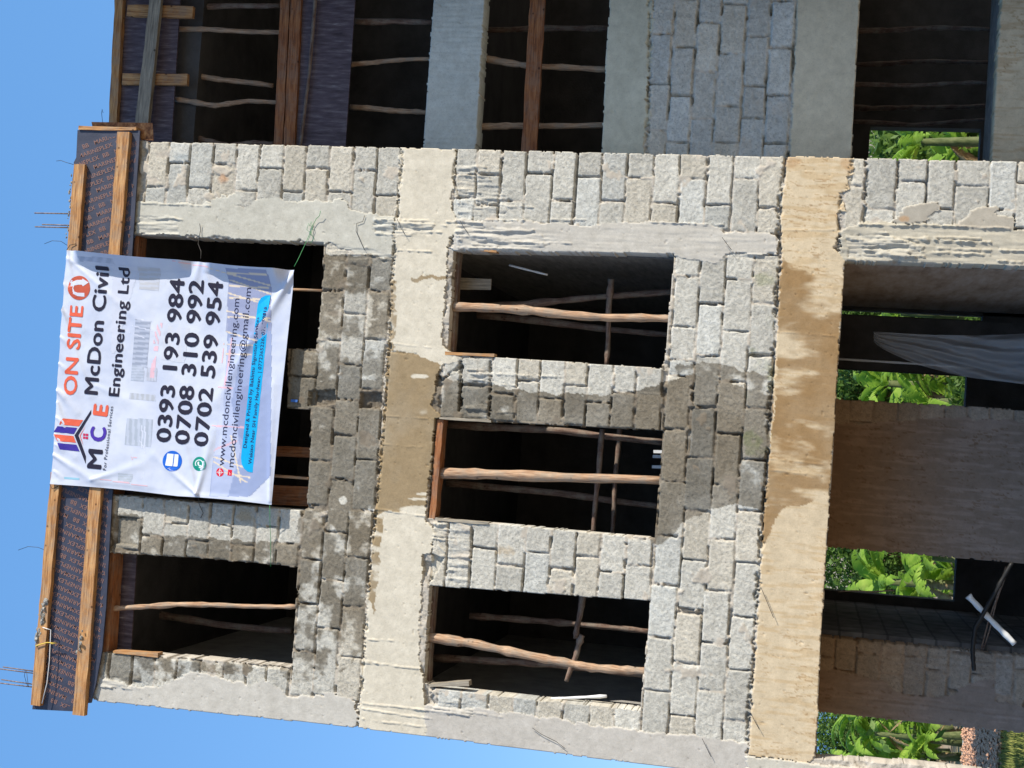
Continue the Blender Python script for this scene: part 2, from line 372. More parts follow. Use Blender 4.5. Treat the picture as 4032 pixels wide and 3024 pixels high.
# ---------------------------------------------------------------- the front block
def yE(x): return 557+(x-588)*.023
def yL(x): return 2759+(x-386)*.1025 if x < 1401 else 2863+(x-1401)*.128
R = []
def rows(bs, yr, js, clipE=False):
    for i in range(len(bs)-1):
        j = list(js[i])
        if j and j[0] == 'E': j[0] = yE((bs[i]+bs[i+1])/2)-3
        R.append((bs[i], bs[i+1], yr, j))
rows([585,667,751,842,933,1024,1121,1210,1302,1395,1490,1581], 600,
     [['E',736,860],['E',640,860],['E',741,860],['E',646,860],['E',750,860],['E',663,860],['E',753,860],['E',664,860],['E',755,870],['E',673,870],['E',770,870]])
rows([1797,1883,1979,2077,2183,2277,2375,2473,2577,2684,2789,2894,2997,3093], 600,
     [['E',688,778,870],['E',688,807,875],['E',789,880],['E',684,880],['E',789,885],['E',697,895],['E',793,890],['E',699,890],['E',800,895],['E',704,890],['E',807,905],['E',702,915],['E',818,925]])
rows([3340,3413,3538,3659,3771,3903,4010,4120,4230], 600, [['E',731,900],['E',822,900],['E',717,890],['E',824,900],['E',731,900],['E',825,900],['E',720,900],['E',820,900]])
rows([2649,2750,2850,2958,3060], 1200,
     [[990,1087,1288,1418,1480],[1000,1010,1196,1399,1603,1804],[995,1098,1305,1503,1706],[1000,1196,1399,1606,1810]])
rows([2609,2711,2820,2922,3025], 1700, [[1480,1690,1896],[1804,2010],[1706,1911],[1810,2012]])
rows([2577,2683,2787,2893,2998], 2200, [[1896,2111,2304],[2010,2206,2402],[1911,2123,2326],[2012,2216,2428]])
rows([2540,2647,2751,2860,2966], 2650, [[2304,2512,2720,2930],[2411,2613,2819,2950],[2326,2534,2720,2950],[2430,2638,2841,2960]])
# piers of the middle storey
rows([1695,1759,1857,1958,2066,2167,2265,2363,2464,2572], 2180,
     [[2050,2320],[2050,2320],[2055,2157,2330],[2060,2227,2335],[2070,2176,2340],[2080,2240,2350],[2090,2192,2360],[2100,2252,2370],[2120,2227,2380]])
rows([1740,1813,1933,2034,2123,2224,2313,2411,2506,2607], 1520,
     [[1400,1650],[1405,1520,1655],[1405,1551,1660],[1410,1501,1665],[1415,1570,1670],[1420,1520,1675],[1425,1583,1685],[1435,1545,1690],[1440,1577,1700]])
R.append((2512,2607,1520,[1446,1551,1705]))
rows([1725,1816,1924,2022,2116,2218,2328,2423,2531], 2750,
     [[2700,2800],[2718,2810],[2728,2830],[2738,2850],[2750,2860],[2762,2875],[2772,2890],[2782,2900]])
# sill courses of the upper storey
rows([1265,1357,1449,1537], 1140, [[955,1145,1342,1560],[1000,1045,1235,1437,1577],[1000,1146,1336,1535]])
rows([1213,1300,1395,1487], 1868, [[1600,1817,1990],[1577,1713,1887,2094],[1605,1811,2009]])
rows([1168,1252,1345,1440], 2398, [[2000,2202,2376,2566,2740],[2094,2284,2474,2740],[2009,2195,2392,2588,2760]])
rows([1133,1247], 1500, [[1374,1480,1608]])
rows([456,557,643,737,823,915,1006,1095,1184], 2100,
     [[1940,2040,2165],[1945,2112,2190],[1955,2060,2195],[1965,2130,2200],[1970,2065,2205],[1975,2150,2215],[1985,2070,2222],[2000,2140,2230]])
rows([405,430,519,608,696,788,877,968,1051,1139], 2640,
     [[2565,2720],[2570,2720],[2578,2730],[2588,2735],[2595,2740],[2602,2745],[2610,2750],[2618,2755],[2625,2760]])
FR = rects_of(R, 0.0)
UB = [(1578,540),(1578,595),(1560,855),(1553,931),(1540,1140),(1528,1361),(1509,1646),(1490,1868),(1474,2037),(1449,2290),(1436,2512),(1414,2765),(1404,2960),(1680,2960),(1680,2911),(1667,2689),(1648,2544),(1661,2354),(1664,2183),(1700,2180),(1715,2100),(1680,2045),(1683,1962),(1705,1773),(1718,1648),(1738,1640),(1700,1590),(1712,1540),(1722,1480),(1740,1440),(1805,1420),(1800,1395),(1737,1361),(1759,1108),(1765,988),(1768,937),(1815,900),(1790,854),(1775,800),(1790,696),(1797,595),(1797,540)]
BB = [(3100,560),(3100,617),(3075,823),(3075,918),(3081,1013),(3069,1108),(3062,1266),(3050,1456),(3040,1583),(3031,1773),(3018,1963),(3012,2006),(2999,2164),(2990,2322),(2983,2480),(2971,2607),(2961,2734),(2952,2911),(2948,2974),(3180,3004),(3211,2974),(3221,2797),(3230,2544),(3243,2354),(3255,2164),(3265,2000),(3278,1804),(3290,1583),(3303,1393),(3316,1203),(3325,1026),(3284,981),(3303,918),(3297,842),(3335,829),(3306,760),(3347,747),(3335,696),(3363,684),(3360,623),(3360,560)]
C_TR = [(530,791),(551,791),(696,804),(829,804),(899,760),(949,760),(949,817),(1076,772),(1108,785),(1247,798),(1300,791),(1351,779),(1382,829),(1471,836),(1484,851),(1553,861),(1547,1013),(1515,1019),(1427,1006),(1300,962),(1266,958),(530,920)]
C_MR = [(1780,861),(1806,861),(1914,867),(2085,873),(2237,880),(2313,892),(2376,877),(2566,873),(2739,880),(2840,891),(2840,916),(2952,916),(3042,927),(3062,941),(3064,1010),(3042,1003),(2977,1013),(2952,1006),(2880,988),(2843,1013),(2825,1036),(2735,1030),(2659,1004),(2640,1004),(1780,988)]
C_GR = [(3305,905),(3377,888),(3402,872),(3434,874),(3594,881),(4032,905),(4300,915),(4300,1060),(4032,1050),(3305,1028)]
C_TL = [(380,2664),(538,2702),(600,2705),(684,2683),(760,2645),(823,2658),(873,2670),(949,2683),(985,2715),(1038,2670),(1063,2695),(1133,2727),(1158,2740),(1266,2746),(1297,2727),(1329,2746),(1401,2762),(1401,2900),(380,2800)]
C_ML = [(1668,2770),(1705,2778),(1819,2784),(1933,2797),(2123,2816),(2249,2841),(2439,2866),(2623,2885),(2746,2901),(2822,2911),(2942,2923),(2944,3100),(1668,2960)]
PAT1 = [(3520,878),(3560,820),(3650,798),(3697,797),(3692,830),(3655,850),(3640,880)]
PAT2 = [(3765,880),(3850,825),(3930,810),(3927,850),(3995,856),(3995,905),(3765,900)]
C_GL = [(2940,2976),(3190,3006),(3600,3040),(4300,3120),(4300,3300),(2940,3300)]
regions = [
 dict(poly=C_TR, l=3, h=.010, c=(.56,.545,.475), warp=1.0),
 dict(poly=C_MR, l=3, h=.010, c=(.56,.53,.47), warp=.8, streak='v', sk=.5),
 dict(poly=C_GR, l=4, h=.012, c=(.50,.46,.37), warp=.8, streak='v', sk=1.0),
 dict(poly=PAT1, l=4, h=.014, c=(.42,.385,.32), warp=.5, r=0),
 dict(poly=PAT2, l=4, h=.014, c=(.44,.40,.33), warp=.5, r=0),
 dict(poly=C_TL, l=5, h=.010, c=(.56,.535,.48), warp=1.0),
 dict(poly=C_ML, l=5, h=.010, c=(.53,.50,.45), warp=.8),
 dict(poly=UB, spike=14, l=1, h=.010, c=tuple(C_UB), warp=.55, streak='h', sk=.18),
 dict(poly=BB, spike=7, l=2, h=.012, c=tuple(C_BB), c2=(.50,.335,.155), warp=.45, streak='h', sk=.12),
 dict(poly=C_GL, l=6, h=.02, c=(.56,.53,.45), warp=.5),
]
outer = [(480,553),(588,556),(1392,578),(2699,610),(4024,636),(4400,646),(4400,3230),(3600,3120),(3211,3080),(2951,3063),(2566,3012),(1984,2938),(1401,2863),(1000,2822),(386,2759),(352,2755),(430,1850)]
W = dict(
 w1=[(250,2165),(443,2177),(820,2200),(1171,2233),(1174,2234),(1149,2629),(800,2595),(405,2569),(250,2560)],
 w2=[(380,916),(532,924),(900,942),(1275,956),(1266,1140),(1247,1374),(1133,1372),(1126,1608),(1225,1611),(1209,2000),(1196,2010),(443,1950),(250,1945)],
 w3=[(1692,2306),(1705,2306),(2130,2336),(2560,2365),(2540,2590),(2521,2797),(2120,2756),(1711,2711),(1668,2683)],
 w4=[(1712,1648),(1737,1649),(2200,1674),(2611,1694),(2577,2120),(2300,2095),(1705,2040),(1680,2040)],
 w5=[(1787,988),(2657,1000),(2640,1150),(2622,1380),(2606,1452),(2200,1422),(1819,1399),(1762,1380)],
 g=[(3325,1027),(4032,1050),(4400,1062),(4400,3085),(4032,3062),(3600,3010),(3210,2986),(3221,2797),(3230,2544),(3243,2354),(3255,2164),(3265,2000),(3278,1804),(3290,1583),(3303,1393),(3316,1203)])
pits = [([(1218,1540),(1320,1535),(1316,1592),(1212,1600)], .055), ([(1420,1545),(1505,1545),(1500,1603),(1415,1606)], .05), ([(456,2032),(540,2040),(540,2150),(456,2140)],.03),
        ([(1700,2180),(1745,2200),(1700,2290),(1690,2290)], .04)]
rid = []
def ln(x0, y0, x1, y1, w_=3.5, h=.010): rid.append(([(x0, y0), (x1, y1)], w_, h))
ln(560,800,830,812,4,.012); ln(545,857,720,866,4,.012); ln(560,925,700,920,4,.01)
for (a,b,c,d) in ((1484,865,1900,878),(1495,875,1760,890),(1490,895,1740,915),(1480,920,1620,925),(1820,905,2010,915),(1800,930,1990,935),(1800,945,2250,960),(1800,975,2120,985),(1560,985,1700,992),(1840,890,1990,900),(1860,962,1960,970),
   (1790,690,1915,695),(1800,755,1890,760),(1800,775,2000,810),(1860,655,1915,660),(1850,810,2100,815),(1914,866,2080,868),(2166,866,2300,866),(2566,876,2740,882),(2770,884,2850,886),
   (1840,1456,1930,1462),(1850,1470,2230,1485),(1845,1520,1925,1523),(1935,1515,2030,1517),(1840,1610,1915,1616),(1950,1622,2030,1626)):
    ln(a,b,c,d,4,.013)
for (a,b,c,d) in ((3382,885,3590,890),(3580,885,3975,902),(3400,930,3830,952),(3340,945,3900,955),(3340,972,3515,968),(3400,985,3900,1003),(3690,978,4150,995),(3560,968,3630,972),(3330,1000,3640,1012),(3930,1028,4200,1040),(3640,935,3860,940)):
    ln(a,b,c,d,5,.018)
for (a,b,c,d) in ((1720,2070,1780,2080),(1725,2095,1790,2102),(1700,2120,1850,2130),(1730,2150,1760,2180),(1735,2190,1845,2196),(1735,2215,1840,2222),(1740,2240,1800,2247),(1430,2768,1830,2812),(1700,2760,1870,2774),(1710,2785,1980,2822),(1430,2790,1700,2830),(1430,2830,1680,2862),(1430,2600,1490,2612),(1620,2790,1700,2800),
   (1440,2516,1650,2530),(1430,2608,1660,2632),(1480,2006,1680,2032)):
    ln(a,b,c,d,4,.010)
for (a,b,c,d) in ((1532,1352,1737,1374),(1515,1638,1720,1650),(1505,1750,1710,1765),(400,2700,520,2710),(3075,905,3290,908),(3018,1805,3240,1830),(3020,1850,3240,1868),(3060,1305,3290,1325)):
    ln(a,b,c,d,3,.006)
gro = [([(1586,600),(1566,855),(1556,931),(1546,1140),(1534,1361),(1515,1646),(1496,1868),(1480,2037),(1454,2290),(1440,2512),(1420,2750)], 7, .03),
       ([(3092,617),(3068,823),(3066,918),(3072,1013),(3062,1108),(3054,1266),(3042,1456),(3032,1583),(3023,1773),(3010,1963),(2992,2164),(2982,2322),(2974,2480),(2963,2607),(2953,2734),(2944,2911)], 10, .035),
       ([(1725,1480),(1740,1500),(1815,1440)], 6, .04), ([(1815,1425),(1813,1700)], 8, .05), ([(1797,600),(1785,700),(1815,800)], 5, .02),
       ([(3355,640),(3345,720),(3310,780),(3305,900)], 9, .03), ([(1933,1425),(1928,1690)], 6, .035), ([(1765,2080),(1757,2290)], 5, .03), ([(1859,2080),(1850,2300)],5,.03),
       ([(1420,1375),(1640,1395)], 3, .008), ([(3413,640),(3405,870)], 7, .04), ([(3538,640),(3530,820)], 6, .035)]
wet = [([(1528,1392),(1570,1384),(1640,1400),(1700,1425),(1735,1440),(1725,1640),(1705,1773),(1683,1962),(1690,2010),(1600,2005),(1475,2035),(1490,1868),(1509,1646)], .36, .25, 1.0),
       ([(1535,1080),(1562,1080),(1552,1385),(1528,1385)], .16, .06, 2.0), ([(1475,2035),(1510,2035),(1490,2290),(1470,2420),(1447,2300)], .16, .06, 2.0), ([(1620,1090),(1780,1085),(1780,1100),(1620,1106)], .16, .06, 1.0),
       ([(3081,1020),(3140,1060),(3200,1080),(3320,1090),(3316,1203),(3303,1393),(3290,1560),(3050,1560),(3062,1266),(3069,1108)], .07, .16, 2.5),
       ([(3050,1560),(3290,1560),(3278,1804),(3268,1950),(3150,2000),(3015,2000),(3031,1773)], .20, .16, 2.5),
       ([(3012,1990),(3100,1990),(3060,2040),(3020,2140),(3000,2140)], .15, .1, 1.0),
       ([(2640,1500),(2740,1470),(2960,1540),(3040,1560),(3015,2010),(2900,1985),(2800,2000),(2700,2060),(2600,2140),(2560,2140),(2600,1700)], .30, .16, 1.0),
       ([(2660,1440),(2760,1420),(3040,1480),(3030,1560),(2640,1500)], .02, .12, 1.0),
       ([(1820,1500),(2100,1545),(2400,1560),(2640,1500),(2640,1740),(1800,1680),(1700,1660),(1740,1480)], .28, .14, 1.0),
       ([(1275,1010),(1320,1000),(1540,1020),(1520,1361),(1495,1800),(1465,2090),(1440,2330),(1430,2560),(1350,2640),(1150,2700),(1100,2640),(1150,2234),(1190,1990),(1215,1600)], .045, .11, 1.0),
       ([(1200,1500),(1510,1500),(1480,2010),(1195,2010)], .30, .12, 1.0),
       ([(1275,1000),(1540,1010),(1530,1250),(1270,1250)], .12, .12, 1.0),
       ([(420,2090),(700,2110),(1190,2140),(1190,2250),(440,2190)], .18, .10, 1.0), ([(440,2020),(560,2030),(560,2120),(440,2120)], .2, .1, 1.0),
       ([(1120,1360),(1250,1360),(1250,1620),(1120,1620)], .25, .1, 1.0),
       ([(410,2560),(700,2590),(1000,2620),(980,2660),(780,2640),(620,2690),(420,2680)], .10, .10, 1.0)]
spots = [(1660,1482,45,7),(1685,1945,40,6),(1650,1965,50,5),(1640,2003,70,14),(1350,1970,14,14),(1395,1200,60,50),(1435,1240,30,80)]
FL = dict(names={0:'block_wall',100:'block_wall',101:'block_wall',1:'concrete_beam',2:'concrete_beam',3:'concrete_column',4:'concrete_column',5:'concrete_column',6:'concrete_column'},
          split=[CZ+.2, CZ+3.5], wet={1: C_UBW, 2: C_BBW}, moss=[([(2960,1080),(3060,1060),(3040,1800),(2930,1800)], .35)],
          rough=[([(1480,868),(1700,880),(1700,925),(1480,915)],.03),([(1790,870),(2060,900),(2200,950),(2050,985),(1800,975)],.028),([(1800,640),(1870,650),(2000,760),(1990,840),(1800,850)],.022),([(3330,925),(3480,920),(3640,970),(3600,1018),(3330,1015)],.03),([(1840,1455),(1935,1460),(1935,1530),(1840,1530)],.03),([(1840,1600),(1930,1600),(1930,1640),(1840,1640)],.03),([(1700,2055),(1770,2060),(1760,2130),(1700,2120)],.03),([(1770,2070),(1860,2075),(1855,2300),(1760,2290)],.018),([(1690,2755),(1880,2765),(1860,2820),(1700,2810)],.026),([(540,845),(700,860),(700,930),(540,925)],.022),([(2870,985),(3060,1005),(3060,1040),(2860,1010)],.02),([(1300,960),(1545,1000),(1545,1030),(1300,1010)],.02),([(400,2660),(560,2670),(560,2720),(400,2700)],.02)],
          dabs=[(877,702,22,24,(.55,.26,.10),.55),(3560,862,20,14,(.50,.28,.12),.6),(3120,640,40,30,(.45,.26,.12),.5),(3330,650,30,30,(.50,.29,.13),.5),(967,2030,40,30,(.42,.33,.20),.6),(1990,2170,40,25,(.55,.42,.26),.5),(720,620,30,16,(.25,.32,.36),.4)])
house = thing('unfinished_building', 'unfinished concrete block building with a projecting front block and a recessed wing on the right', 'building', (0, 0, 0))
STEP = 0.0085
fo = relief(at(1400,2863).x-.6, 2.50, 0.0, 9.62, 0.0, STEP, FR, regions, [outer], dict(open=list(W.values()), pits=pits), rid, gro, wet, FL, .20, house, 3,
            notch=[(588,556),(1392,578),(2699,610),(4024,636)], spots=spots)
# ---------------------------------------------------------------- the recessed wing
YR = 0.68
R2 = []
def rows2(bs, yr, js):
    for i in range(len(bs)-1): R2.append((bs[i], bs[i+1], yr, js[i]))
rows2([2545,2630,2723,2813,2917,3011,3108], 450,
      [[-160,-55,133,329,513,690],[-200,-5,187,377,560,750],[-110,88,282,468,660],[-180,12,209,418,563,760],[-50,142,336,465,660],[-190,3,187,377,567,760]])
RR2 = rects_of(R2, YR)
ALLX = 660
reg2 = [dict(poly=[(2404,-900),(2572,-900),(2572,0),(2575,90),(2562,150),(2568,260),(2550,330),(2556,450),(2535,560),(2545,700),(2360,700)], l=3, h=.008, c=(.54,.52,.41), warp=.8),
        dict(poly=[(1700,-900),(1925,-900),(1915,-40),(1873,640),(1868,700),(1650,700)], l=1, h=.006, c=(.50,.52,.48), spike=6, warp=.4, streak='v', sk=1.0, al=.35),
        dict(poly=[(3125,-900),(3420,-900),(3385,0),(3353,600),(3350,700),(3105,700),(3140,0)], l=2, h=.008, c=(.60,.53,.39), warp=.3, spike=5),
        dict(poly=[(3900,-900),(4500,-900),(4500,800),(3890,800)], l=5, h=.008, c=(.55,.46,.32), c2=(.36,.22,.10), warp=.3)]
sol2 = [[(1740,-900),(1708,0),(1690,250),(1667,590),(1662,700),(1870,700),(1873,600),(1908,0),(1935,-900)],
        [(2430,-900),(2404,0),(2385,250),(2370,600),(2362,720),(3345,720),(3353,600),(3385,0),(3432,-900)],
        [(3970,-900),(3945,0),(3925,250),(3905,640),(3900,760),(4500,760),(4500,-900)]]
L2 = dict(gain=1.25, smear=.5, gap=.06, depth=1.25, names={0:'block_wall',1:'concrete_beam',2:'concrete_beam',3:'concrete_band',5:'concrete_beam'}, wet={}, dabs=[])
relief(2.455, 4.08, 0.0, 7.2, YR, .0095, RR2, reg2, sol2, dict(open=[]), [], [([(2560,-200),(2555,330),(2545,640)], 8, .03)], [], L2, YR+.2, house, 23)
# ---------------------------------------------------------------- body of the building behind the relief
XL = at(1401, 2863).x; XE = at(1392, 579).x
def part(name, mb, mat=INNER): return mb.build(name, mat, house)
def zof(x, y, Y=0): return at(x, y, Y).z
ZB2, ZB1 = zof(3100,617), zof(3360,623); ZU2, ZU1 = zof(1578,595), zof(1797,597)
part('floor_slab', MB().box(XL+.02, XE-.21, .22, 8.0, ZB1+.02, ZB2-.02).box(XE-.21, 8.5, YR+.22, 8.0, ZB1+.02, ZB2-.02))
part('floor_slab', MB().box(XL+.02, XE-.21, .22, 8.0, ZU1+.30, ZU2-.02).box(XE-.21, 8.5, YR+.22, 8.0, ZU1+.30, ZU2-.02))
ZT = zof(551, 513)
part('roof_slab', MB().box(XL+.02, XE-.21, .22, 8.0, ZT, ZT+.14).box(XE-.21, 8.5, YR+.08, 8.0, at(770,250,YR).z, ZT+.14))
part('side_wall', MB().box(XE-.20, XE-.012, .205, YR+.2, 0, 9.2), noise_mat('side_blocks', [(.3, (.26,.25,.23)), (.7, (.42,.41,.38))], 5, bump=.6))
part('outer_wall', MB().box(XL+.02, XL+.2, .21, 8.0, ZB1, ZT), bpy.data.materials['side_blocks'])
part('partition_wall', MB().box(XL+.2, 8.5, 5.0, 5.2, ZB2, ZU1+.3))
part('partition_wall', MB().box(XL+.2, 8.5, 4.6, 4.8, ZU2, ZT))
# cross wall inside the middle storey, flush with the right window's far jamb
xj = at(2200, 992).x
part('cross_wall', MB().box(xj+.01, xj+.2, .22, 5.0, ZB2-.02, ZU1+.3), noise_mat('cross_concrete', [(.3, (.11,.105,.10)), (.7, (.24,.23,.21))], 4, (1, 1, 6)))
# ground storey: rear walls of the veranda
def wall_px(poly, Y, th, mat, name='rear_wall'):
    f = [at(x, y, Y) for x, y in poly]; n = len(f)
    v = [tuple(p) for p in f]+[(p.x, p.y+th, p.z) for p in f]
    fs = [tuple(range(n)), tuple(range(2*n-1, n-1, -1))]+[(i, (i+1) % n, (i+1) % n+n, i+n) for i in range(n)]
    return meshobj(name, v, fs, mat, house)
def shade_blocks(name, c1, c2, cm, bump=.5):
    m, nt, bs = newmat(name); L = nt.links; tc = nd(nt, 'ShaderNodeTexCoord'); mp = nd(nt, 'ShaderNodeMapping'); mp.inputs['Rotation'].default_value = (math.pi/2, 0, 0)
    L.new(tc.outputs['Object'], mp.inputs[0]); n = nd(nt, 'ShaderNodeTexNoise', i_Scale=5.0, i_Detail=5.0); L.new(tc.outputs['Object'], n.inputs['Vector'])
    ad = nd(nt, 'ShaderNodeMixRGB', blend_type='ADD'); ad.inputs[0].default_value = .03; L.new(mp.outputs[0], ad.inputs[1]); L.new(n.outputs['Color'], ad.inputs[2])
    br = nd(nt, 'ShaderNodeTexBrick', i_Scale=1.0); br.inputs['Brick Width'].default_value = .42; br.inputs['Row Height'].default_value = .222; br.inputs['Mortar Size'].default_value = .012
    br.inputs['Color1'].default_value = (*c1, 1); br.inputs['Color2'].default_value = (*c2, 1); br.inputs['Mortar'].default_value = (*cm, 1); L.new(ad.outputs[0], br.inputs['Vector'])
    m2 = nd(nt, 'ShaderNodeMixRGB', blend_type='MULTIPLY'); m2.inputs[0].default_value = .8; L.new(br.outputs['Color'], m2.inputs[1])
    r = ramp(nt, n.outputs['Fac'], [(.3, (.35,.35,.36)), (.7, (1.6,1.6,1.6))]); L.new(r.outputs[0], m2.inputs[2]); L.new(m2.outputs[0], bs.inputs['Base Color'])
    b = nd(nt, 'ShaderNodeBump', i_Strength=bump, i_Distance=.02); L.new(br.outputs['Fac'], b.inputs['Height']); b.invert = True; L.new(b.outputs[0], bs.inputs['Normal'])
    bs.inputs['Roughness'].default_value = .9
    return m
# unseen block added outside the frame on the right, shaped to shade the wing
part('added_shade_block', MB().box(4.10, 9.0, -1.0, .58, 0, at(459,240,YR-.1).z+1.36), shade_blocks('shade_block_courses', (.46,.445,.41), (.38,.37,.345), (.30,.27,.23)))
VB = shade_blocks('veranda_blocks', (.17,.125,.09), (.13,.10,.075), (.085,.066,.05))
VG = shade_blocks('veranda_blocks_grey', (.16,.155,.15), (.13,.125,.125), (.07,.07,.07))
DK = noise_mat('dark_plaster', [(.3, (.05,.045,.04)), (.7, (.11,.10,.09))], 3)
YV = 2.0; RV = []
def rowsv(bs, yr, js):
    for i in range(len(bs)-1):
        for p, q in zip(js[i % len(js)][:-1], js[i % len(js)][1:]):
            RV.append((at((bs[i]+bs[i+1])/2, q, YV).x, at((bs[i]+bs[i+1])/2, p, YV).x, at(bs[i+1], yr, YV).z, at(bs[i], yr, YV).z))
rowsv([3200,3284,3371,3467,3559,3648,3738,3829,3919,3995,4085,4180], 2600, [[2490,2585,2740],[2495,2640,2760],[2500,2570,2720,2790],[2500,2655,2790]])
rowsv([3250,3335,3423,3518,3610,3708,3800,3893,3985,4080,4180], 1800, [[1560,1755,1930,2110,2300],[1560,1660,1850,2020,2230]])
bounce_tint = lambda x, z: np.where((z > ZB1-.55)[..., None], np.array((.40,.27,.18)), np.array((.36,.31,.28)))*(1.0)
def bounce_tint(x, z):  # brown bounce light under the slab is put into the wall colour
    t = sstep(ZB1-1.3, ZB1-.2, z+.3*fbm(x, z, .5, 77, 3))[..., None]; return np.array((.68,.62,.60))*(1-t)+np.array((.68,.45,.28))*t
LV = dict(smear=1.0, names={0: 'block_wall', 3: 'wall_plaster', 4: 'wall_plaster'}, tint=bounce_tint, depth=.8)
regv = [dict(poly=[(3100,1662),(3400,1668),(3700,1640),(4600,1690),(4600,2400),(3100,2400)], l=3, h=.0, c=(.40,.35,.30), c2=(.62,.56,.52), warp=1.0, streak='v', sk=.4, r=2),
        dict(poly=[(3100,2640),(3300,2640),(3400,2665),(3470,2680),(3560,2735),(3700,2745),(3740,2740),(3800,2700),(3915,2670),(3920,2765),(4032,2780),(4600,2850),(4600,3060),(3100,2900)], l=4, h=.008, c=(.44,.40,.36), c2=(.60,.54,.50), warp=.8, streak='v', sk=.9)]
rdv = [([(3232,2580+k*14),(4032,2600+k*16)], 4, .008) for k in range(2)]+[([(3500,2580),(4032,2625)], 5, .012), ([(3550,2605),(4032,2650)], 4, .012), ([(3440,2760),(4032,2830)], 5, .014), ([(3400,2740),(4032,2800)], 4, .01)]+[([(x0, 1665), (x0-45, 2160)], 4, -.006) for x0 in (3335,3423,3518,3610,3708)]
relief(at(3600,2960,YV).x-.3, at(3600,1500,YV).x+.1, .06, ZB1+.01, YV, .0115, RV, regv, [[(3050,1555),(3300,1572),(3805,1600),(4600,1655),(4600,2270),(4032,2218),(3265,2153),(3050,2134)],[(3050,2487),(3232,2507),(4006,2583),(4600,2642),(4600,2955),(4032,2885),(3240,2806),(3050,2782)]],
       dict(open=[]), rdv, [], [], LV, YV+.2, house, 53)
# right cross wall of the veranda: runs back from the front pier
xq = at(3700, 1040).x
part('cross_wall', MB().box(xq, xq+.2, .215, 3.45, 0, ZB1+.02), noise_mat('brown_plaster', [(.25, (.20,.13,.085)), (.5, (.36,.27,.20)), (.8, (.48,.40,.35))], 2.2, (1, 1, 5), bump=.4))
# cross wall seen beyond the left opening, with two bands of bare blocks
xw = at(3500, 2512, 2.0).x
part('cross_wall', MB().box(xw-.2, xw-.003, 2.2, 6.0, 0, ZB1+.02), VG)
# rear wall of the ground storey with three openings
YB = 5.2
pz = lambda x, y: at(x, y, YB)
g1a, g1b = pz(3860,1205).x, pz(3860,1262).x        # right slit
g2a, g2b = pz(3500,1462).x, pz(3500,1600).x
g3a, g3b = pz(3500,2120).x, pz(3500,2345).x
s1, s2, s3 = pz(3872,1230).z, pz(3805,1530).z, pz(3765,2240).z
mb = MB()
xs = [xq+.15, g1a, g1b, g2a, g2b, g3a, g3b, XL+.35]
for a, b in ((0,1),(2,3),(4,5),(6,7)): mb.box(xs[b], xs[a], YB, YB+.2, 0, ZB1+.02)
for a, b, s in ((1,2,s1),(3,4,s2),(5,6,s3)): mb.box(xs[b], xs[a], YB, YB+.2, 0, s)
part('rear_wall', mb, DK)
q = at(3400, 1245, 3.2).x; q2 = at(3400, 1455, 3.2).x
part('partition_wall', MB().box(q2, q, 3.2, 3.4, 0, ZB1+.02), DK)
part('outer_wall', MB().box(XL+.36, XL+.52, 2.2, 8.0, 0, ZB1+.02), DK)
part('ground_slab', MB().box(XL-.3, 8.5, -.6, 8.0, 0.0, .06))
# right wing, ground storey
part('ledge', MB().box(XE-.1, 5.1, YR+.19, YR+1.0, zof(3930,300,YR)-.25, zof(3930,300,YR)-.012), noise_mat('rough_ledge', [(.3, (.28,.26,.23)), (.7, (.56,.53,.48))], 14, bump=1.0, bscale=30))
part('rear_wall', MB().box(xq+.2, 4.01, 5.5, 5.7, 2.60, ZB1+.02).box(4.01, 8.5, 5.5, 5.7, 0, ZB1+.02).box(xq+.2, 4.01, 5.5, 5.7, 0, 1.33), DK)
# ---------------------------------------------------------------- timber, boards, poles
def board(name, label, cat, a1, a2, b1, b2, Y, th, mat, group=None, seed=0, jag=.004, parent=None, extra=0.0):
    """a sawn board lying in the plane Y; a1,a2 / b1,b2 are the photo corners of its two ends"""
    A = (at(*a1, Y)+at(*a2, Y))/2; B = (at(*b1, Y)+at(*b2, Y))/2
    wa = (at(*a1, Y)-at(*a2, Y)); wb = (at(*b1, Y)-at(*b2, Y)); d = (B-A); L = d.length; d.normalize()
    nrm = Vector((-d.z, 0, d.x)); w0 = abs(wa.dot(nrm)); w1 = abs(wb.dot(nrm))
    rng = random.Random(seed+int(a1[0])); n = max(3, int(L/.10)); v = []; f = []
    for i in range(n+1):
        t = i/n; x = -L/2+L*t; h = (w0+(w1-w0)*t)/2; j = [rng.uniform(-jag, jag) for _ in range(6)]
        v += [(x, -th/2+j[4]*.4, -h+j[0]), (x, th/2, -h+j[1]), (x, th/2, h+j[2]), (x, -th/2+j[5]*.4, h+j[3])]
    for i in range(n):
        b = i*4
        for k in range(4): f.append((b+k, b+(k+1) % 4, b+4+(k+1) % 4, b+4+k))
    f += [(3, 2, 1, 0), (n*4, n*4+1, n*4+2, n*4+3)]
    o = meshobj(name, v, f, mat)
    mid = (A+B)/2; mid.y = Y+th/2
    o.matrix_world = Matrix(((d.x, 0, nrm.x, mid.x), (0, 1, 0, mid.y), (d.z, 0, nrm.z, mid.z), (0, 0, 0, 1)))
    if parent: o.parent = parent
    else: tag(o, label, cat, group)
    return o
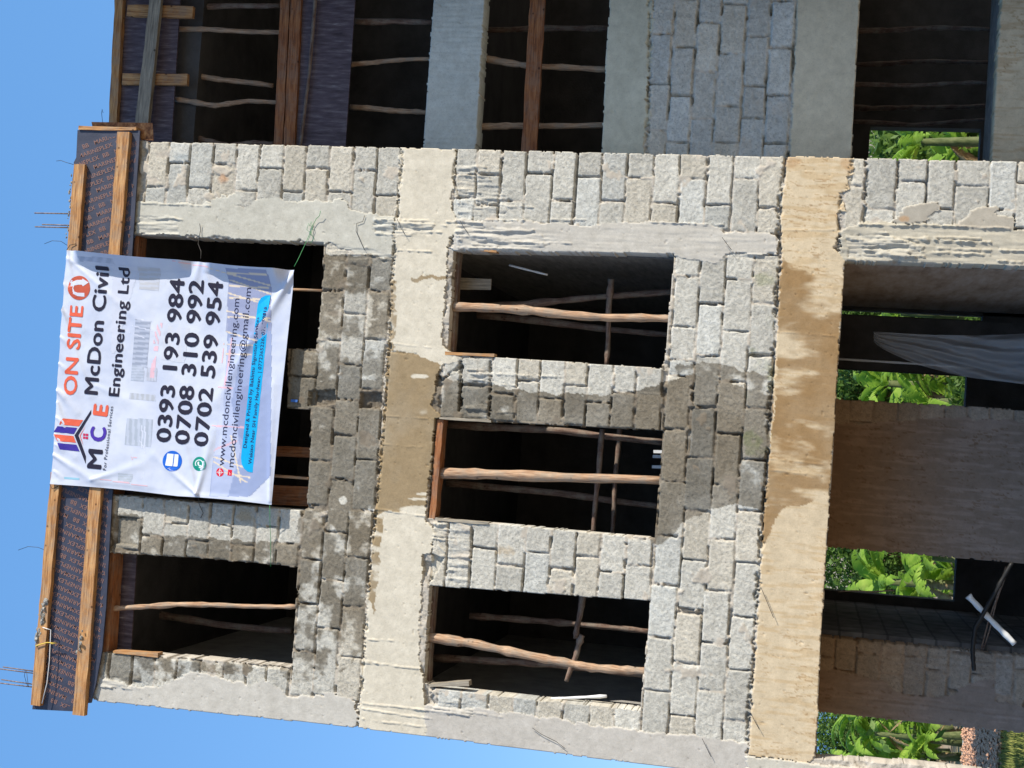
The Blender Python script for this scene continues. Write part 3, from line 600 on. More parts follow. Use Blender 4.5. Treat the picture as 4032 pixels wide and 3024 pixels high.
def pole(name, label, cat, pts, r, mat, Y=.1, group=None, seed=0, crook=.006, taper=.15, seg=9, Y2=None):
    rng = random.Random(seed+7); P = []
    n0 = len(pts)
    for i in range(n0-1):
        for k in range(8):
            t = k/8; yy = Y if Y2 is None else Y+(Y2-Y)*(i+t)/(n0-1)
            P.append(at(pts[i][0]*(1-t)+pts[i+1][0]*t, pts[i][1]*(1-t)+pts[i+1][1]*t, yy))
    P.append(at(*pts[-1], Y if Y2 is None else Y2))
    mid = sum(P, Vector())/len(P); d = (P[-1]-P[0]).normalized(); q = d.to_track_quat('X', 'Z').to_matrix()
    ph = rng.uniform(0, 6); N = len(P); loc = []
    for i, p in enumerate(P):
        t = i/(N-1); l = q.transposed() @ (p-mid); e = math.sin(math.pi*t)
        l.y += crook*math.sin(ph+t*5)*e; l.z += crook*math.cos(ph*2+t*6.5)*e; loc.append(l)
    rad = [r*(1+taper*(.5-i/(N-1))*2)*(1+.09*math.sin(i*1.9+ph)+rng.uniform(-.08, .08)+(.22 if rng.random() < .10 else 0)) for i in range(N)]
    m = MB(); m.tube(loc, rad, seg, seed, .05)
    o = m.build(name, mat, None, True); o.matrix_world = Matrix.Translation(mid) @ q.to_4x4()
    return tag(o, label, cat, group)
GP = 'round timber props standing in the window openings'
pole('timber_prop', 'thin forked pole standing in the top storey corner window, lit along its upper half', 'prop', [(405,2398),(700,2380),(960,2388),(1168,2388)], .021, W_POLE, .10, GP, 1)
pole('timber_prop', 'thin tan pole running down from behind the banner to the sill, nearer the green cord', 'prop', [(480,1118),(1268,1144)], .016, W_POLE, .10, GP, 2)
pole('timber_prop', 'short tan pole end seen below the banner beside two brown boards', 'prop', [(440,1830),(1215,1884)], .016, W_POLE, .10, GP, 3)
pole('timber_prop', 'thick leaning pole in the middle storey window at the building corner, bent and bright', 'prop', [(1672,2506),(1850,2530),(2150,2600),(2330,2632),(2556,2642)], .036, W_POLE, .09, GP, 4, .01)
pole('timber_prop', 'thick straight pole splitting the middle window of the storey', 'prop', [(1735,1864),(2100,1872),(2606,1892)], .040, W_POLE, .09, GP, 5, .008)
pole('timber_prop', 'bright pole in the window below the banner cord, in front of two shaded poles', 'prop', [(1780,1207),(2100,1222),(2400,1250),(2652,1255)], .036, W_POLE, .09, GP, 6, .01)
GI = 'dim poles standing inside the rooms'
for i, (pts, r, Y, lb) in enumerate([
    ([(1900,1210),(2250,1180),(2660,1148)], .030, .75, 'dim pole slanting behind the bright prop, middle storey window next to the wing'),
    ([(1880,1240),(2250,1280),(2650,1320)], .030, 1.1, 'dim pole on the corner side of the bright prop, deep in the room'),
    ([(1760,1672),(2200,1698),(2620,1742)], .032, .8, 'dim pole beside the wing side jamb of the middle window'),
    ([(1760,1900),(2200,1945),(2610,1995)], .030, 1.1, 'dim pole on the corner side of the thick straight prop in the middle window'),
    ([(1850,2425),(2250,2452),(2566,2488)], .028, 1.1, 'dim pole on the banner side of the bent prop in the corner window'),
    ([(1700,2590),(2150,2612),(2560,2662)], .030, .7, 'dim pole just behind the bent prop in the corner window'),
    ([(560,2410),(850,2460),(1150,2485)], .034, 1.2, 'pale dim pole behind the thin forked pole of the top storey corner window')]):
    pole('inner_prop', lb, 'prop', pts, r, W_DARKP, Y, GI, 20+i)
GC = 'poles nailed across the props inside'
for i, (pts, r, Y, lb, mt) in enumerate([
    ([(2406,1100),(2396,1260),(2388,1440)], .024, .5, 'cross pole nailed behind the bright prop of the window next to the wing', W_DARKP),
    ([(2372,1690),(2352,1880),(2335,2110)], .024, .5, 'cross pole behind the thick straight prop of the middle window', W_DARKP),
    ([(2296,2340),(2280,2430),(2266,2514)], .026, .5, 'upper end of the spliced cross pole in the corner window', W_DARKP),
    ([(2292,2500),(2262,2590),(2230,2682)], .024, .32, 'lower end of the spliced cross pole, its cut face showing beside the bent prop', W_DARKP),
    ([(2440,1690),(2425,1880),(2410,2110)], .022, 1.0, 'second cross pole further back in the middle window', W_DARKP)]):
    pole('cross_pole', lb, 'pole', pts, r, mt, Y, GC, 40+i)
# formwork round the top edge
f1 = thing('formwork_sheet', 'dark printed plywood sheet on the roof edge between the banner and the wing', 'plywood', tuple(at(400,700,-.03)), 'printed plywood sheets along the roof edge')
f2 = thing('formwork_sheet', 'dark printed plywood sheet on the roof edge at the building corner', 'plywood', tuple(at(300,2300,-.03)), 'printed plywood sheets along the roof edge')
def slab_px(poly, Y, th, mat, name, parent=None):
    f = [at(x, y, Y) for x, y in poly]; n = len(f)
    v = [tuple(p) for p in f]+[(p.x, p.y+th, p.z) for p in f]
    fs = [tuple(range(n)), tuple(range(2*n-1, n-1, -1))]+[(i, (i+1) % n, (i+1) % n+n, i+n) for i in range(n)]
    return meshobj(name, v, fs, mat, parent)
P1 = [(305,512),(300,620),(290,640),(300,700),(272,960),(268,1348),(497,1348),(520,1000),(551,514)]
P2 = [(268,1352),(235,1700),(186,2100),(158,2500),(127,2793),(284,2801),(290,2770),(358,2768),(378,2690),(402,2560),(418,2379),(440,1974),(495,1352)]
slab_px(P1, -.045, .018, PLY_B, 'plywood_board', f1); slab_px(P2, -.045, .018, PLY_B, 'plywood_board', f2)
_fcache = {}
def text_geo(body, bold=0.0, space=1.0, line=1.0):
    k = (body, bold, space, line)
    if k in _fcache: return _fcache[k]
    c = bpy.data.curves.new('t', 'FONT'); c.body = body; c.size = 1.0; c.offset = bold; c.resolution_u = 3; c.space_character = space; c.space_line = line
    o = bpy.data.objects.new('t', c); sc.collection.objects.link(o); dg = bpy.context.evaluated_depsgraph_get(); dg.update()
    me = bpy.data.meshes.new_from_object(o.evaluated_get(dg)); v = np.array([x.co[:] for x in me.vertices]); f = [tuple(p.vertices) for p in me.polygons]
    bpy.data.objects.remove(o); bpy.data.curves.remove(c); bpy.data.meshes.remove(me); _fcache[k] = (v, f); return v, f
CAPH = None
def cap_h():
    global CAPH
    if CAPH is None: v, f = text_geo('H', 0); CAPH = v[:, 1].max()
    return CAPH
def printed(parent, poly, origin, ang, capx, rowstep, nrows, body, flip, Y):
    """rows of slanted print clipped to the sheet outline"""
    v, f = text_geo('\n'.join([body[(i*5) % 13:]+body for i in range(nrows)]), .012, 1.05, rowstep/(capx/cap_h()))
    sc_ = capx/cap_h(); ca, sa = math.cos(ang), math.sin(ang); s = -1 if flip else 1
    ex = (ca*s, -sa*s); ey = (-sa*s, -ca*s)
    px = origin[0]+v[:, 0]*sc_*ex[0]+v[:, 1]*sc_*ey[0]; py = origin[1]+v[:, 0]*sc_*ex[1]+v[:, 1]*sc_*ey[1]
    ins = inside(poly, px, py)
    ff = [q for q in f if all(ins[i] for i in q)]
    used = sorted(set(i for q in ff for i in q)); mp = {u: k for k, u in enumerate(used)}
    vv = [at(float(px[i]), float(py[i]), Y) for i in used]
    meshobj('printed_lettering', vv, [tuple(mp[i] for i in q) for q in ff], PRINT, parent)
P1i = [(318,530),(540,540),(508,1000),(490,1340),(275,1340),(282,960),(306,700)]
P2i = [(275,1360),(245,1700),(194,2100),(168,2500),(140,2780),(272,2790),(345,2755),(390,2560),(408,2379),(430,1974),(484,1360)]
printed(f1, P1i, (180,640), math.radians(20), 16, 30, 44, 'MARINEPLEX  BB   MARINEPLEX  BB   MARINEPLEX', False, -.0475)
printed(f2, P2i, (560,2900), math.radians(-23), 16, 30, 66, 'MARINEPLEX  BB   MARINEPLEX  BB   MARINEPLEX', True, -.0475)
GB = 'timber rails nailed along the printed sheets'
board('timber_rail', 'top rail on the sheet between banner and wing, orange brown with a dirty upper edge', 'timber', (291,646),(332,646),(254,1120),(298,1120), -.095, .05, W_OR, GB, 1)
board('timber_rail', 'lower rail on the sheet between banner and wing, splintered at its free end', 'timber', (462,519),(510,519),(418,1130),(459,1130), -.095, .05, W_OR, GB, 2)
board('timber_rail', 'top rail on the sheet at the building corner, dirtied with cement', 'timber', (200,1860),(236,1860),(120,2778),(158,2778), -.095, .05, W_OR, GB, 3)
board('timber_rail', 'lower rail on the sheet at the building corner, its end sticking past the sheet', 'timber', (356,1860),(402,1860),(286,2817),(332,2817), -.095, .05, W_OR, GB, 4)
board('timber_batten', 'pale upright batten closing the wing end of the printed sheet', 'timber', (308,496),(310,510),(535,500),(537,514), -.06, .09, W_OR, None, 5)
slab_px([(360,480),(600,484),(604,552),(556,552),(540,512),(364,500)], .02, .006, RUST, 'rusty_plate'); tag(bpy.data.objects['rusty_plate'], 'rusty sheet metal offcut behind the wing end of the printed sheet', 'sheet metal')
inn = slab_px([(452,960),(545,960),(520,1960),(425,1960)], .24, .02, PLY_P, 'inner_sheet'); tag(inn, 'scratched dark sheet under the roof edge behind the banner', 'plywood')
inn = slab_px([(446,2180),(538,2180),(512,2620),(420,2620)], .24, .02, PLY_P, 'inner_sheet'); tag(inn, 'scratched dark sheet across the head of the top storey corner window', 'plywood')
board('soffit_board', 'brown soffit board under the roof edge, top storey corner window', 'timber', (432,2176),(452,2176),(400,2590),(425,2590), .03, .16, W_RED, None, 7)
board('soffit_board', 'brown soffit board under the roof edge behind the banner', 'timber', (532,930),(548,930),(442,1945),(458,1945), .03, .16, W_RED, None, 8)
GS = 'soffit boards left under the middle storey lintel'
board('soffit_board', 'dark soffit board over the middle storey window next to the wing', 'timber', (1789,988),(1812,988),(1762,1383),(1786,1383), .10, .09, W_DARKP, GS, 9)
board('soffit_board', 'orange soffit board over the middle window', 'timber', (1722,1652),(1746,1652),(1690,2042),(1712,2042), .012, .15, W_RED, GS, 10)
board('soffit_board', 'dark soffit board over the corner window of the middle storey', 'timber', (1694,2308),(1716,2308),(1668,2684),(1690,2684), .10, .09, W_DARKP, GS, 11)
GJ = 'short boards left at the window jambs'
for i, (q, lb) in enumerate([
    (((1752,1384),(1752,1397),(1946,1393),(1946,1404)), 'thin board at the lower jamb side of the window next to the wing'),
    (((1730,1641),(1730,1650),(1933,1654),(1933,1663)), 'thin weathered board at the wing side jamb of the middle window'),
    (((1718,2040),(1718,2049),(1923,2056),(1923,2066)), 'grey splintered board at the corner side jamb of the middle window'),
    (((1813,972),(1813,981),(1955,985),(1955,995)), 'yellow board at the wing side jamb of the middle storey window next to the wing'),
    (((1690,2694),(1690,2704),(1845,2682),(1847,2702)), 'tapered board at the outer jamb of the middle storey corner window'),
    (((445,2562),(445,2572),(620,2572),(622,2590)), 'tapered orange board at the outer jamb of the top storey corner window')]):
    board('jamb_batten', lb, 'board', *q, -.012, .10, W_OR if i in (0, 3, 5) else W_GREY, GJ, 60+i, .003)
board('hanging_board', 'grey plank hanging inside the middle storey window next to the wing', 'board', (1806,1094),(1806,1140),(1933,1098),(1933,1142), .35, .02, W_GREY, None, 70)
board('inner_board', 'wide brown board below the banner next to the short pole end', 'board', (1050,1908),(1050,1985),(1215,1916),(1212,1992), .30, .02, W_RED, 'brown boards behind the banner', 71)
board('inner_board', 'narrow brown board below the banner further along towards the wing', 'board', (1070,1756),(1070,1795),(1225,1762),(1222,1802), .32, .02, W_RED, 'brown boards behind the banner', 72)
pole('plastic_pipe', 'white plastic pipe lying on the outer jamb of the middle storey corner window', 'pipe', [(2170,2752),(2389,2741)], .013, PVC, .12, None, 80, 0, 0)
pole('plastic_pipe', 'white plastic pipe leaning inside the middle storey window next to the wing', 'pipe', [(2005,1044),(2156,1082)], .010, PVC, .5, None, 81, 0, 0)
# white strips standing in for daylight through vent slits behind the middle room
for i, (x, y, lb) in enumerate([(2595,1778,'first'),(2592,1797,'middle'),(2589,1838,'last')]):
    o = slab_px([(x-22,y-6),(x+22,y-5),(x+22,y+7),(x-22,y+6)], .9, .004, PVC, 'slit_light_strip')
    tag(o, '%s of three white strips standing in for bright vent slits behind the middle window' % lb, 'strip', 'white strips drawn for bright slits in the middle window')
# ---- recessed wing
YF = YR-.06
o = thing('wing_sheet', 'purple film faced sheet under the top plank of the recessed wing', 'plywood', tuple(at(580,250,YF)))
slab_px([(480,-260),(470,0),(440,500),(438,700),(668,700),(680,480),(709,0),(722,-260)], YF, .018, PLY_P, 'plywood_board', o)
o = thing('wing_sheet', 'broad purple sheet on the lower beam of the recessed wing with white scratches', 'plywood', tuple(at(1280,250,YF)))
slab_px([(1192,-260),(1186,0),(1146,620),(1356,640),(1360,576),(1398,0),(1412,-260)], YF+.01, .018, PLY_P, 'plywood_board', o)
board('top_plank', 'sunlit knotty plank along the top edge of the recessed wing', 'timber', (462,-200),(494,-200),(427,486),(459,486), YF-.06, .055, W_OR, None, 90)
board('weathered_post', 'grey weathered plank nailed across the wing sheet, spattered with cement', 'timber', (612,-200),(655,-200),(530,500),(580,500), YF-.13, .05, W_GREY, None, 91)
board('cleat', 'upper short cleat on the wing sheet', 'timber', (500,18),(500,62),(759,24),(759,70), YF-.055, .045, W_OR, 'cleats on the wing sheet', 92)
board('cleat', 'lower short cleat on the wing sheet, nearer the front block', 'timber', (481,288),(481,333),(737,290),(737,335), YF-.055, .045, W_OR, 'cleats on the wing sheet', 93)
board('paired_plank', 'roof side one of the paired red planks below the wing window', 'timber', (1112,-200),(1150,-200),(1078,590),(1112,590), YF-.02, .05, W_RED, 'paired planks below the wing window', 94)
board('paired_plank', 'ground side one of the paired red planks below the wing window', 'timber', (1154,-200),(1196,-200),(1116,592),(1158,592), YF-.03, .05, W_RED, 'paired planks below the wing window', 95)
board('red_plank', 'broad red plank running level across the dark bay of the wing', 'timber', (2098,-200),(2158,-200),(2050,640),(2108,640), YF+.02, .05, W_RED, None, 96)
pole('wing_rail', 'thin bark pole lying along the lower wing sheet', 'pole', [(1256,-150),(1243,0),(1215,300),(1180,600)], .017, W_DARKP, YF-.03, None, 97)
GW = 'props standing in the openings of the wing'
for i, (pts, r, Y, lb) in enumerate([
    ([(680,30),(1100,22)], .028, .85, 'brown prop at the top of the frame, upper wing opening'),
    ([(690,114),(900,120),(1142,128)], .024, .75, 'pale grey split prop of the upper wing opening'),
    ([(740,296),(880,312),(1075,338)], .026, .85, 'brown prop below the lower cleat'),
    ([(690,390),(850,415),(980,400),(1124,404)], .024, .72, 'crooked prop of the upper wing opening'),
    ([(680,540),(780,545),(900,575),(1000,565),(1080,570)], .032, .9, 'dark curved pole close to the block corner'),
    ([(1390,84),(1705,88)], .028, .9, 'upper brown prop of the narrow wing opening'),
    ([(1375,256),(1500,240),(1695,232)], .022, .8, 'grey split prop of the narrow wing opening'),
    ([(1380,422),(1560,434),(1685,444)], .026, .9, 'lower brown prop of the narrow wing opening'),
    ([(1895,228),(2100,262),(2400,275)], .030, .9, 'prop passing behind the red plank, upper one'),
    ([(1885,498),(2060,498),(2400,492)], .030, .9, 'prop passing behind the red plank, lower one'),
    ([(1880,118),(2410,112)], .028, 1.6, 'dim prop far back in the wing bay')]):
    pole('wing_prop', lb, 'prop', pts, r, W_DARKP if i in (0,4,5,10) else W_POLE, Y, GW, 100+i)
# steel bars and wires
def wire(name, label, cat, pts, r, mat, Y, group=None, Ys=None):
    P = [at(x, y, (Ys[i] if Ys else Y)) for i, (x, y) in enumerate(pts)]
    o = MB().tube(P, r, 6).build(name, mat, None, True); return tag(o, label, cat, group)
GR = 'steel bars rising from the roof edge'
for i, (p, q, lb) in enumerate([((136,839),(300,842),'short bar above the top rail, upper of the wing side pair'),((138,893),(300,897),'short bar above the top rail, lower of the wing side pair'),
    ((166,884),(300,888),'third bar close beside the lower bar of the pair'),
    ((-30,2630),(140,2652),'bar at the outer roof corner, first of four'),((12,2626),(140,2644),'bar at the outer roof corner, second of four'),
    ((-30,2686),(135,2706),'bar at the outer roof corner, third of four'),((6,2676),(135,2695),'bar at the outer roof corner, fourth of four')]):
    wire('steel_bar', lb, 'steel bar', [p, q], .006, STEEL, .06+.05*(i % 2), GR)
GT = 'loose ends of tie wire'
for i, (pts, Y, lb) in enumerate([
    ([(290,648),(262,640),(240,632),(222,634)], -.06, 'tie wire curling up beside the free end of the top rail'),
    ([(265,966),(240,950),(205,948),(175,960)], -.08, 'tie wire arching up at the wing side corner of the banner'),
    ([(175,2165),(150,2155),(110,2152),(72,2166)], -.05, 'tie wire arching up from the rail at the building corner'),
    ([(406,445),(402,430),(400,444),(404,482)], .4, 'tie wire above the end of the top plank'),
    ([(168,2470),(200,2480),(195,2600),(185,2690),(165,2770)], -.105, 'pale wire hanging down the corner printed sheet'),
    ([(100,2638),(96,2660),(104,2690),(112,2705),(104,2640)], .02, 'wire loop tying the four corner bars'),
    ([(1562,858),(1580,900),(1596,926)], -.04, 'rusty wire sticking from the column beside the upper beam'),
    ([(1810,868),(1828,898),(1845,920)], -.04, 'grey wire sticking out under the block courses'),
    ([(2843,934),(2862,960),(2880,984)], -.05, 'wire hook above the sill corner of the window next to the wing'),
    ([(2996,2313),(3012,2350),(3046,2432)], -.05, 'long thin wire over the tan beam'),
    ([(2956,2806),(2972,2840),(2990,2872)], -.05, 'short wire near the outer end of the tan beam'),
    ([(2096,2866),(2130,2890),(2190,2920),(2226,2948)], -.03, 'long wire on the plaster edge by the sky'),
    ([(2765,2908),(2780,2940),(2800,2980)], -.04, 'bent wire low on the plaster edge'),
    ([(1436,848),(1428,872),(1404,880),(1402,910),(1424,960),(1436,985)], -.02, 'thin wire and its shadow on the plaster below the green cord')]):
    wire('tie_wire', lb, 'wire', pts, .0023 if i != 4 else .004, WIRE if i not in (4,) else PVC, Y, GT)
# cement droppings on the roof edge
def lumps(name, label, boxpx, n, Y, mat, smin=.01, smax=.03, seed=1, cat='cement'):
    rng = random.Random(seed); bm = bmesh.new(); (xa, ya), (xb, yb) = boxpx
    prev = None
    for i in range(n):
        t = i/(n-1); c = at(xa+(xb-xa)*t+rng.uniform(-7, 7), ya+(yb-ya)*t+rng.uniform(-5, 5), Y+rng.uniform(-.02, .02))
        r = bmesh.ops.create_icosphere(bm, subdivisions=2, radius=rng.uniform(smin, smax))['verts']
        s = Vector((rng.uniform(.8, 1.9), rng.uniform(.6, 1.2), rng.uniform(.6, 1.2)))
        for v in r: v.co = Vector((v.co.x*s.x, v.co.y*s.y, v.co.z*s.z))*(1+rng.uniform(-.25, .25))+c
    me = bpy.data.meshes.new(name); bm.to_mesh(me); bm.free(); me.materials.append(mat); o = bpy.data.objects.new(name, me); link(o)
    return tag(o, label, cat)
CEM = noise_mat('cement_splash', [(.3, (.10,.10,.09)), (.7, (.42,.40,.36))], 30, bump=.8)
lumps('cement_spill', 'hardened cement spilled over the top rail near the outer roof corner', ((182,2360),(148,2545)), 40, -.075, CEM)
lumps('cement_spill', 'cement lumps on the lower rail near its outer end', ((318,2480),(310,2570)), 12, -.10, CEM, .006, .014, 2)
lumps('cement_spill', 'crumbs of cement along the top rail between banner and wing', ((285,690),(262,930)), 18, -.06, CEM, .005, .012, 3)
wire('yellow_cord', 'yellow and white cord wound over the cement spill', 'cord', [(140,2545),(150,2540),(185,2530),(225,2532),(200,2535)], .005, flat('yellow_cord', (.7,.5,.08)), -.11)

GD = 'props standing in the dark under the wing'
for i, (x, Y, r, lb) in enumerate([(120, 2.0, .034, 'first prop in the dark under the wing, from the frame edge'), (250, 3.0, .034, 'second prop in the dark under the wing'), (330, 1.9, .028, 'third prop in the dark under the wing, thin'), (420, 3.4, .036, 'fourth prop under the wing, just above the greenery'), (475, 2.6, .030, 'prop touching the top of the greenery under the wing')]):
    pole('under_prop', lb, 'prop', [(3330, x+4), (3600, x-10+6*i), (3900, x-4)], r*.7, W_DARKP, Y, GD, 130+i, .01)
# ---------------------------------------------------------------- banner
YBN = -.125
TL, TR, BR, BL = [at(x, y, YBN) for x, y in ((196,1906),(263,985),(1161,1064),(1070,1988))]
_A = np.array([[p.x, p.z, 1] for p in (TL, TR, BR, BL)]); _S = np.linalg.lstsq(_A, np.array([[0,1],[1,1],[1,0],[0,0]], float), rcond=None)[0]
def st_of(x, z):
    q = np.stack([x, z, np.ones_like(x)], -1) @ _S; return q[..., 0], q[..., 1]
def zp(x, y): return (x*.6329, 950+y*.6329)          # banner detail pixels
def zst(x, y):
    p = at(*zp(x, y), YBN); a, b = st_of(np.array(p.x), np.array(p.z)); return float(a), float(b)
def segd(s, t, a, b):
    dx, dy = b[0]-a[0], b[1]-a[1]; L2 = dx*dx+dy*dy; k = np.clip(((s-a[0])*dx+(t-a[1])*dy)/L2, 0, 1)
    return ((s-a[0])*dy-(t-a[1])*dx)/math.sqrt(L2), k, np.hypot(s-a[0]-k*dx, t-a[1]-k*dy)
FOLDS = []
def fold(x0, y0, x1, y1, wd, h): FOLDS.append((zst(x0, y0), zst(x1, y1), wd, h))
fold(1836,165,1540,640,.020,.020); fold(1540,640,1350,1000,.022,.010)
fold(1232,1580,1330,1180,.016,.012); fold(1232,1580,960,1330,.014,.010); fold(1232,1580,1130,1180,.014,.008); fold(1690,1630,1700,900,.014,.008)
fold(1250,112,1330,330,.016,.010); fold(1250,112,1180,330,.016,.008)
fold(330,900,470,1060,.016,.010); fold(390,420,560,960,.012,.009); fold(400,240,520,560,.012,.007); fold(425,60,470,330,.012,.008)
fold(350,1000,420,1240,.014,.008); fold(320,1320,600,1500,.016,.010); fold(330,1200,450,1330,.014,.007); fold(440,120,1000,620,.014,.005); fold(560,1480,900,1380,.016,.006); fold(600,900,900,1040,.02,.004)
for k in range(9): fold(405-k*10, 100+k*165, 445-k*10, 140+k*165, .010, .008)
def disp(s, t):
    """how far the sheet bulges towards the viewer"""
    s = np.asarray(s, float); t = np.asarray(t, float)
    h = .010*np.sin(s*5.1+1)*np.sin(t*4.3+.5)+.006*fbm(s*2, t*2, .35, 301, 3)+.006*fbm(s*2, t*2, .12, 305, 3)
    for a, b, wd, hh in FOLDS:
        sg, k, d = segd(s, t, a, b); h = h+1.5*hh*np.exp(-(d/(wd*(.5+k*.9)))**2)*(1-k*.6)
    e0 = .058+.012*np.sin(t*9+1)
    tie = np.minimum(np.abs(t-.415), np.minimum(np.abs(t-1.0), np.abs(t-.0))); damp = sstep(.015, .075, tie)
    h = h+np.clip((s-(1-e0)), 0, 1)*1.95*.95*damp
    h = h+.01*sstep(.03, 0, s)*np.sin(t*7)
    return h
def bpt(x, z, off=0.0):
    s, t = st_of(np.asarray(x, float), np.asarray(z, float)); return YBN-disp(s, t)-off
VINYL = newmat('vinyl')[0]
_nt = VINYL.node_tree; _bs = _nt.nodes['Principled BSDF']; _bs.inputs['Base Color'].default_value = (.80,.82,.87,1); _bs.inputs['Roughness'].default_value = .42
_tc = nd(_nt, 'ShaderNodeTexCoord'); _n = nd(_nt, 'ShaderNodeTexNoise', i_Scale=4.0, i_Detail=5.0); _nt.links.new(_tc.outputs['Object'], _n.inputs['Vector'])
_r = ramp(_nt, _n.outputs['Fac'], [(.35, (.50,.54,.66)), (.65, (.60,.63,.71))]); _nt.links.new(_r.outputs[0], _bs.inputs['Base Color'])
def attr_mat(name, rough=.45):
    m, nt, bs = newmat(name); a = nd(nt, 'ShaderNodeAttribute', attribute_name='Col'); nt.links.new(a.outputs['Color'], bs.inputs['Base Color']); bs.inputs['Roughness'].default_value = rough
    return m
PRN = attr_mat('vinyl_print')
ban = thing('banner', 'white advertising banner with phone numbers tied over the roof edge', 'banner', tuple(at(1115,1526,YBN)))
NS, NT = 230, 210
S_, T_ = np.meshgrid(np.linspace(0, 1, NS+1), np.linspace(0, 1, NT+1), indexing='ij')
def bil(s, t):
    sag = .012*np.sin(np.clip(t, 0, 1)*math.pi*1)*0
    X = (1-s)*(1-t)*BL.x+s*(1-t)*BR.x+(1-s)*t*TL.x+s*t*TR.x; Z = (1-s)*(1-t)*BL.z+s*(1-t)*BR.z+(1-s)*t*TL.z+s*t*TR.z
    e = np.sin(np.pi*np.clip(t/.415, 0, 1))*(t < .415)+np.sin(np.pi*np.clip((t-.415)/.585, 0, 1))*(t >= .415)
    X = X-.016*e*sstep(.9, 1, s)+.010*e*sstep(.08, 0, s); Z = Z-.006*np.abs(np.sin(s*14))*sstep(.94, 1, t)+.010*np.sin(np.pi*s)*sstep(.08, 0, t)
    return X, Z
BX, BZ = bil(S_, T_); BY = YBN-disp(S_, T_)
def grid_part(name, mask, off, mat, col=None, parent=ban):
    ii, jj = np.nonzero(mask); nz = NT+1; a = ii*nz+jj; Q = np.stack([a, a+nz, a+nz+1, a+1], 1); u, inv = np.unique(Q, return_inverse=True); inv = inv.reshape(Q.shape)
    V = np.stack([BX, BY-off, BZ], -1).reshape(-1, 3)[u]
    o = meshobj(name, V.tolist(), inv.tolist(), mat, parent, True)
    if col is not None:
        ca = o.data.color_attributes.new('Col', 'FLOAT_COLOR', 'POINT'); ca.data.foreach_set('color', np.concatenate([col.reshape(-1, 3)[u], np.ones((len(u), 1))], 1).astype(np.float32).ravel())
    return o
grid_part('vinyl_sheet', np.ones((NS, NT), bool), 0.0, VINYL)
# the faded site picture printed across the sheet
BIX, BIY = pix(BX, YBN, BZ); BIX = BIX/.6329; BIY = (BIY-950)/.6329
pc = np.zeros(BX.shape+(3,)); pc[:] = (.54,.58,.69); pm = np.zeros(BX.shape, bool)
def pic(poly, c, amt=1.0, stripes=None):
    global pm
    m = inside(poly, BIX, BIY); pm |= m; k = amt*m
    if stripes: k = k*(.45+.55*(np.sin(BIX*stripes[0]+BIY*stripes[1]) > -.1))
    pc[:] = pc*(1-k[..., None])+np.array(c)*k[..., None]
pic([(1420,170),(1690,185),(1690,1460),(1560,1590),(1300,1590),(1330,1330),(1380,1330),(1410,600)], (.24,.30,.50), .85)
pic([(1420,170),(1690,185),(1690,560),(1400,560)], (.28,.30,.44), .75)
pic([(1330,1340),(1420,600),(1520,590),(1440,1000),(1500,1300),(1420,1590),(1310,1590)], (.50,.55,.72), .6)
pic([(1500,900),(1600,900),(1560,1300),(1480,1200)], (.22,.25,.42), .6)
for q, c, st_ in (([(868,155),(1008,165),(990,312),(862,300)], (.60,.60,.62), (0,.22)), ([(845,480),(945,492),(915,790),(820,775)], (.33,.37,.48), (0,.2)), ([(820,770),(900,780),(895,880),(812,872)], (.45,.50,.60), (0,.35)),
                  ([(910,780),(985,790),(975,880),(905,872)], (.50,.52,.60), (.35,0)), ([(808,940),(972,952),(970,996),(803,982)], (.50,.52,.56), (.2,0)), ([(788,1095),(958,1108),(945,1282),(772,1268)], (.45,.50,.58), (.18,0)),
                  ([(735,1440),(830,1450),(820,1500),(730,1490)], (.50,.55,.60), (0,.4)), ([(500,95),(735,115),(735,150),(510,130)], (.45,.50,.62), (.1,.1)), ([(395,1462),(498,1472),(492,1488),(392,1478)], (.30,.62,.78), None),
                  ([(700,150),(870,165),(720,700),(690,700)], (.70,.73,.84), None), ([(1020,520),(1180,540),(1150,760),(1000,740)], (.72,.74,.82), (.12,0))):
    pic(q, np.array(c)*.8, .9, st_)
def strip(x0, y0, x1, y1, w_, c, amt=.8):
    dx, dy = x1-x0, y1-y0; L = math.hypot(dx, dy); nx_, ny_ = -dy/L*w_/2, dx/L*w_/2
    pic([(x0+nx_, y0+ny_), (x1+nx_, y1+ny_), (x1-nx_, y1-ny_), (x0-nx_, y0-ny_)], c, amt)
for x0, y0, x1, y1 in ((1290,165,1680,275),(1420,200,1680,215),(1430,240,1690,330),(1420,275,1670,290),(1410,320,1680,400),(1420,350,1680,365),(1400,430,1690,500),(1410,470,1680,480),(1400,560,1600,620),(1390,640,1600,650),(1400,700,1560,705),(1330,1340,1560,1420),(1330,1370,1540,1500),(1400,1440,1560,1470),(1440,1210,1500,1500)):
    strip(x0, y0, x1, y1, 9, (.74,.62,.46), .95)
for x0, y0, x1, y1 in ((1090,130,1310,160),(1390,590,1380,760),(1350,905,1450,915),(1320,1145,1520,1160),(1330,1300,1480,1240),(620,1480,925,1525),(760,1335,860,1345),(820,1345,825,1362),(1440,600,1400,900)):
    strip(x0, y0, x1, y1, 11, (.80,.42,.44), .7)
for k in range(5): strip(1015-k*9, 500+k*3, 985-k*9, 640, 5, (.82,.45,.50), .7); strip(985-k*7, 650, 955-k*5, 850, 5, (.82,.45,.50), .7)
for x0, y0, x1, y1 in ((885,1145,880,1480),(905,1150,895,1470),(870,1240,905,1300),(770,470,975,500),(760,510,960,560),(780,560,900,600)): strip(x0, y0, x1, y1, 7, (.66,.68,.78), .8)
grid_part('printed_picture', pm[:-1, :-1] & pm[1:, 1:], .0012, PRN, pc)
PM = {}
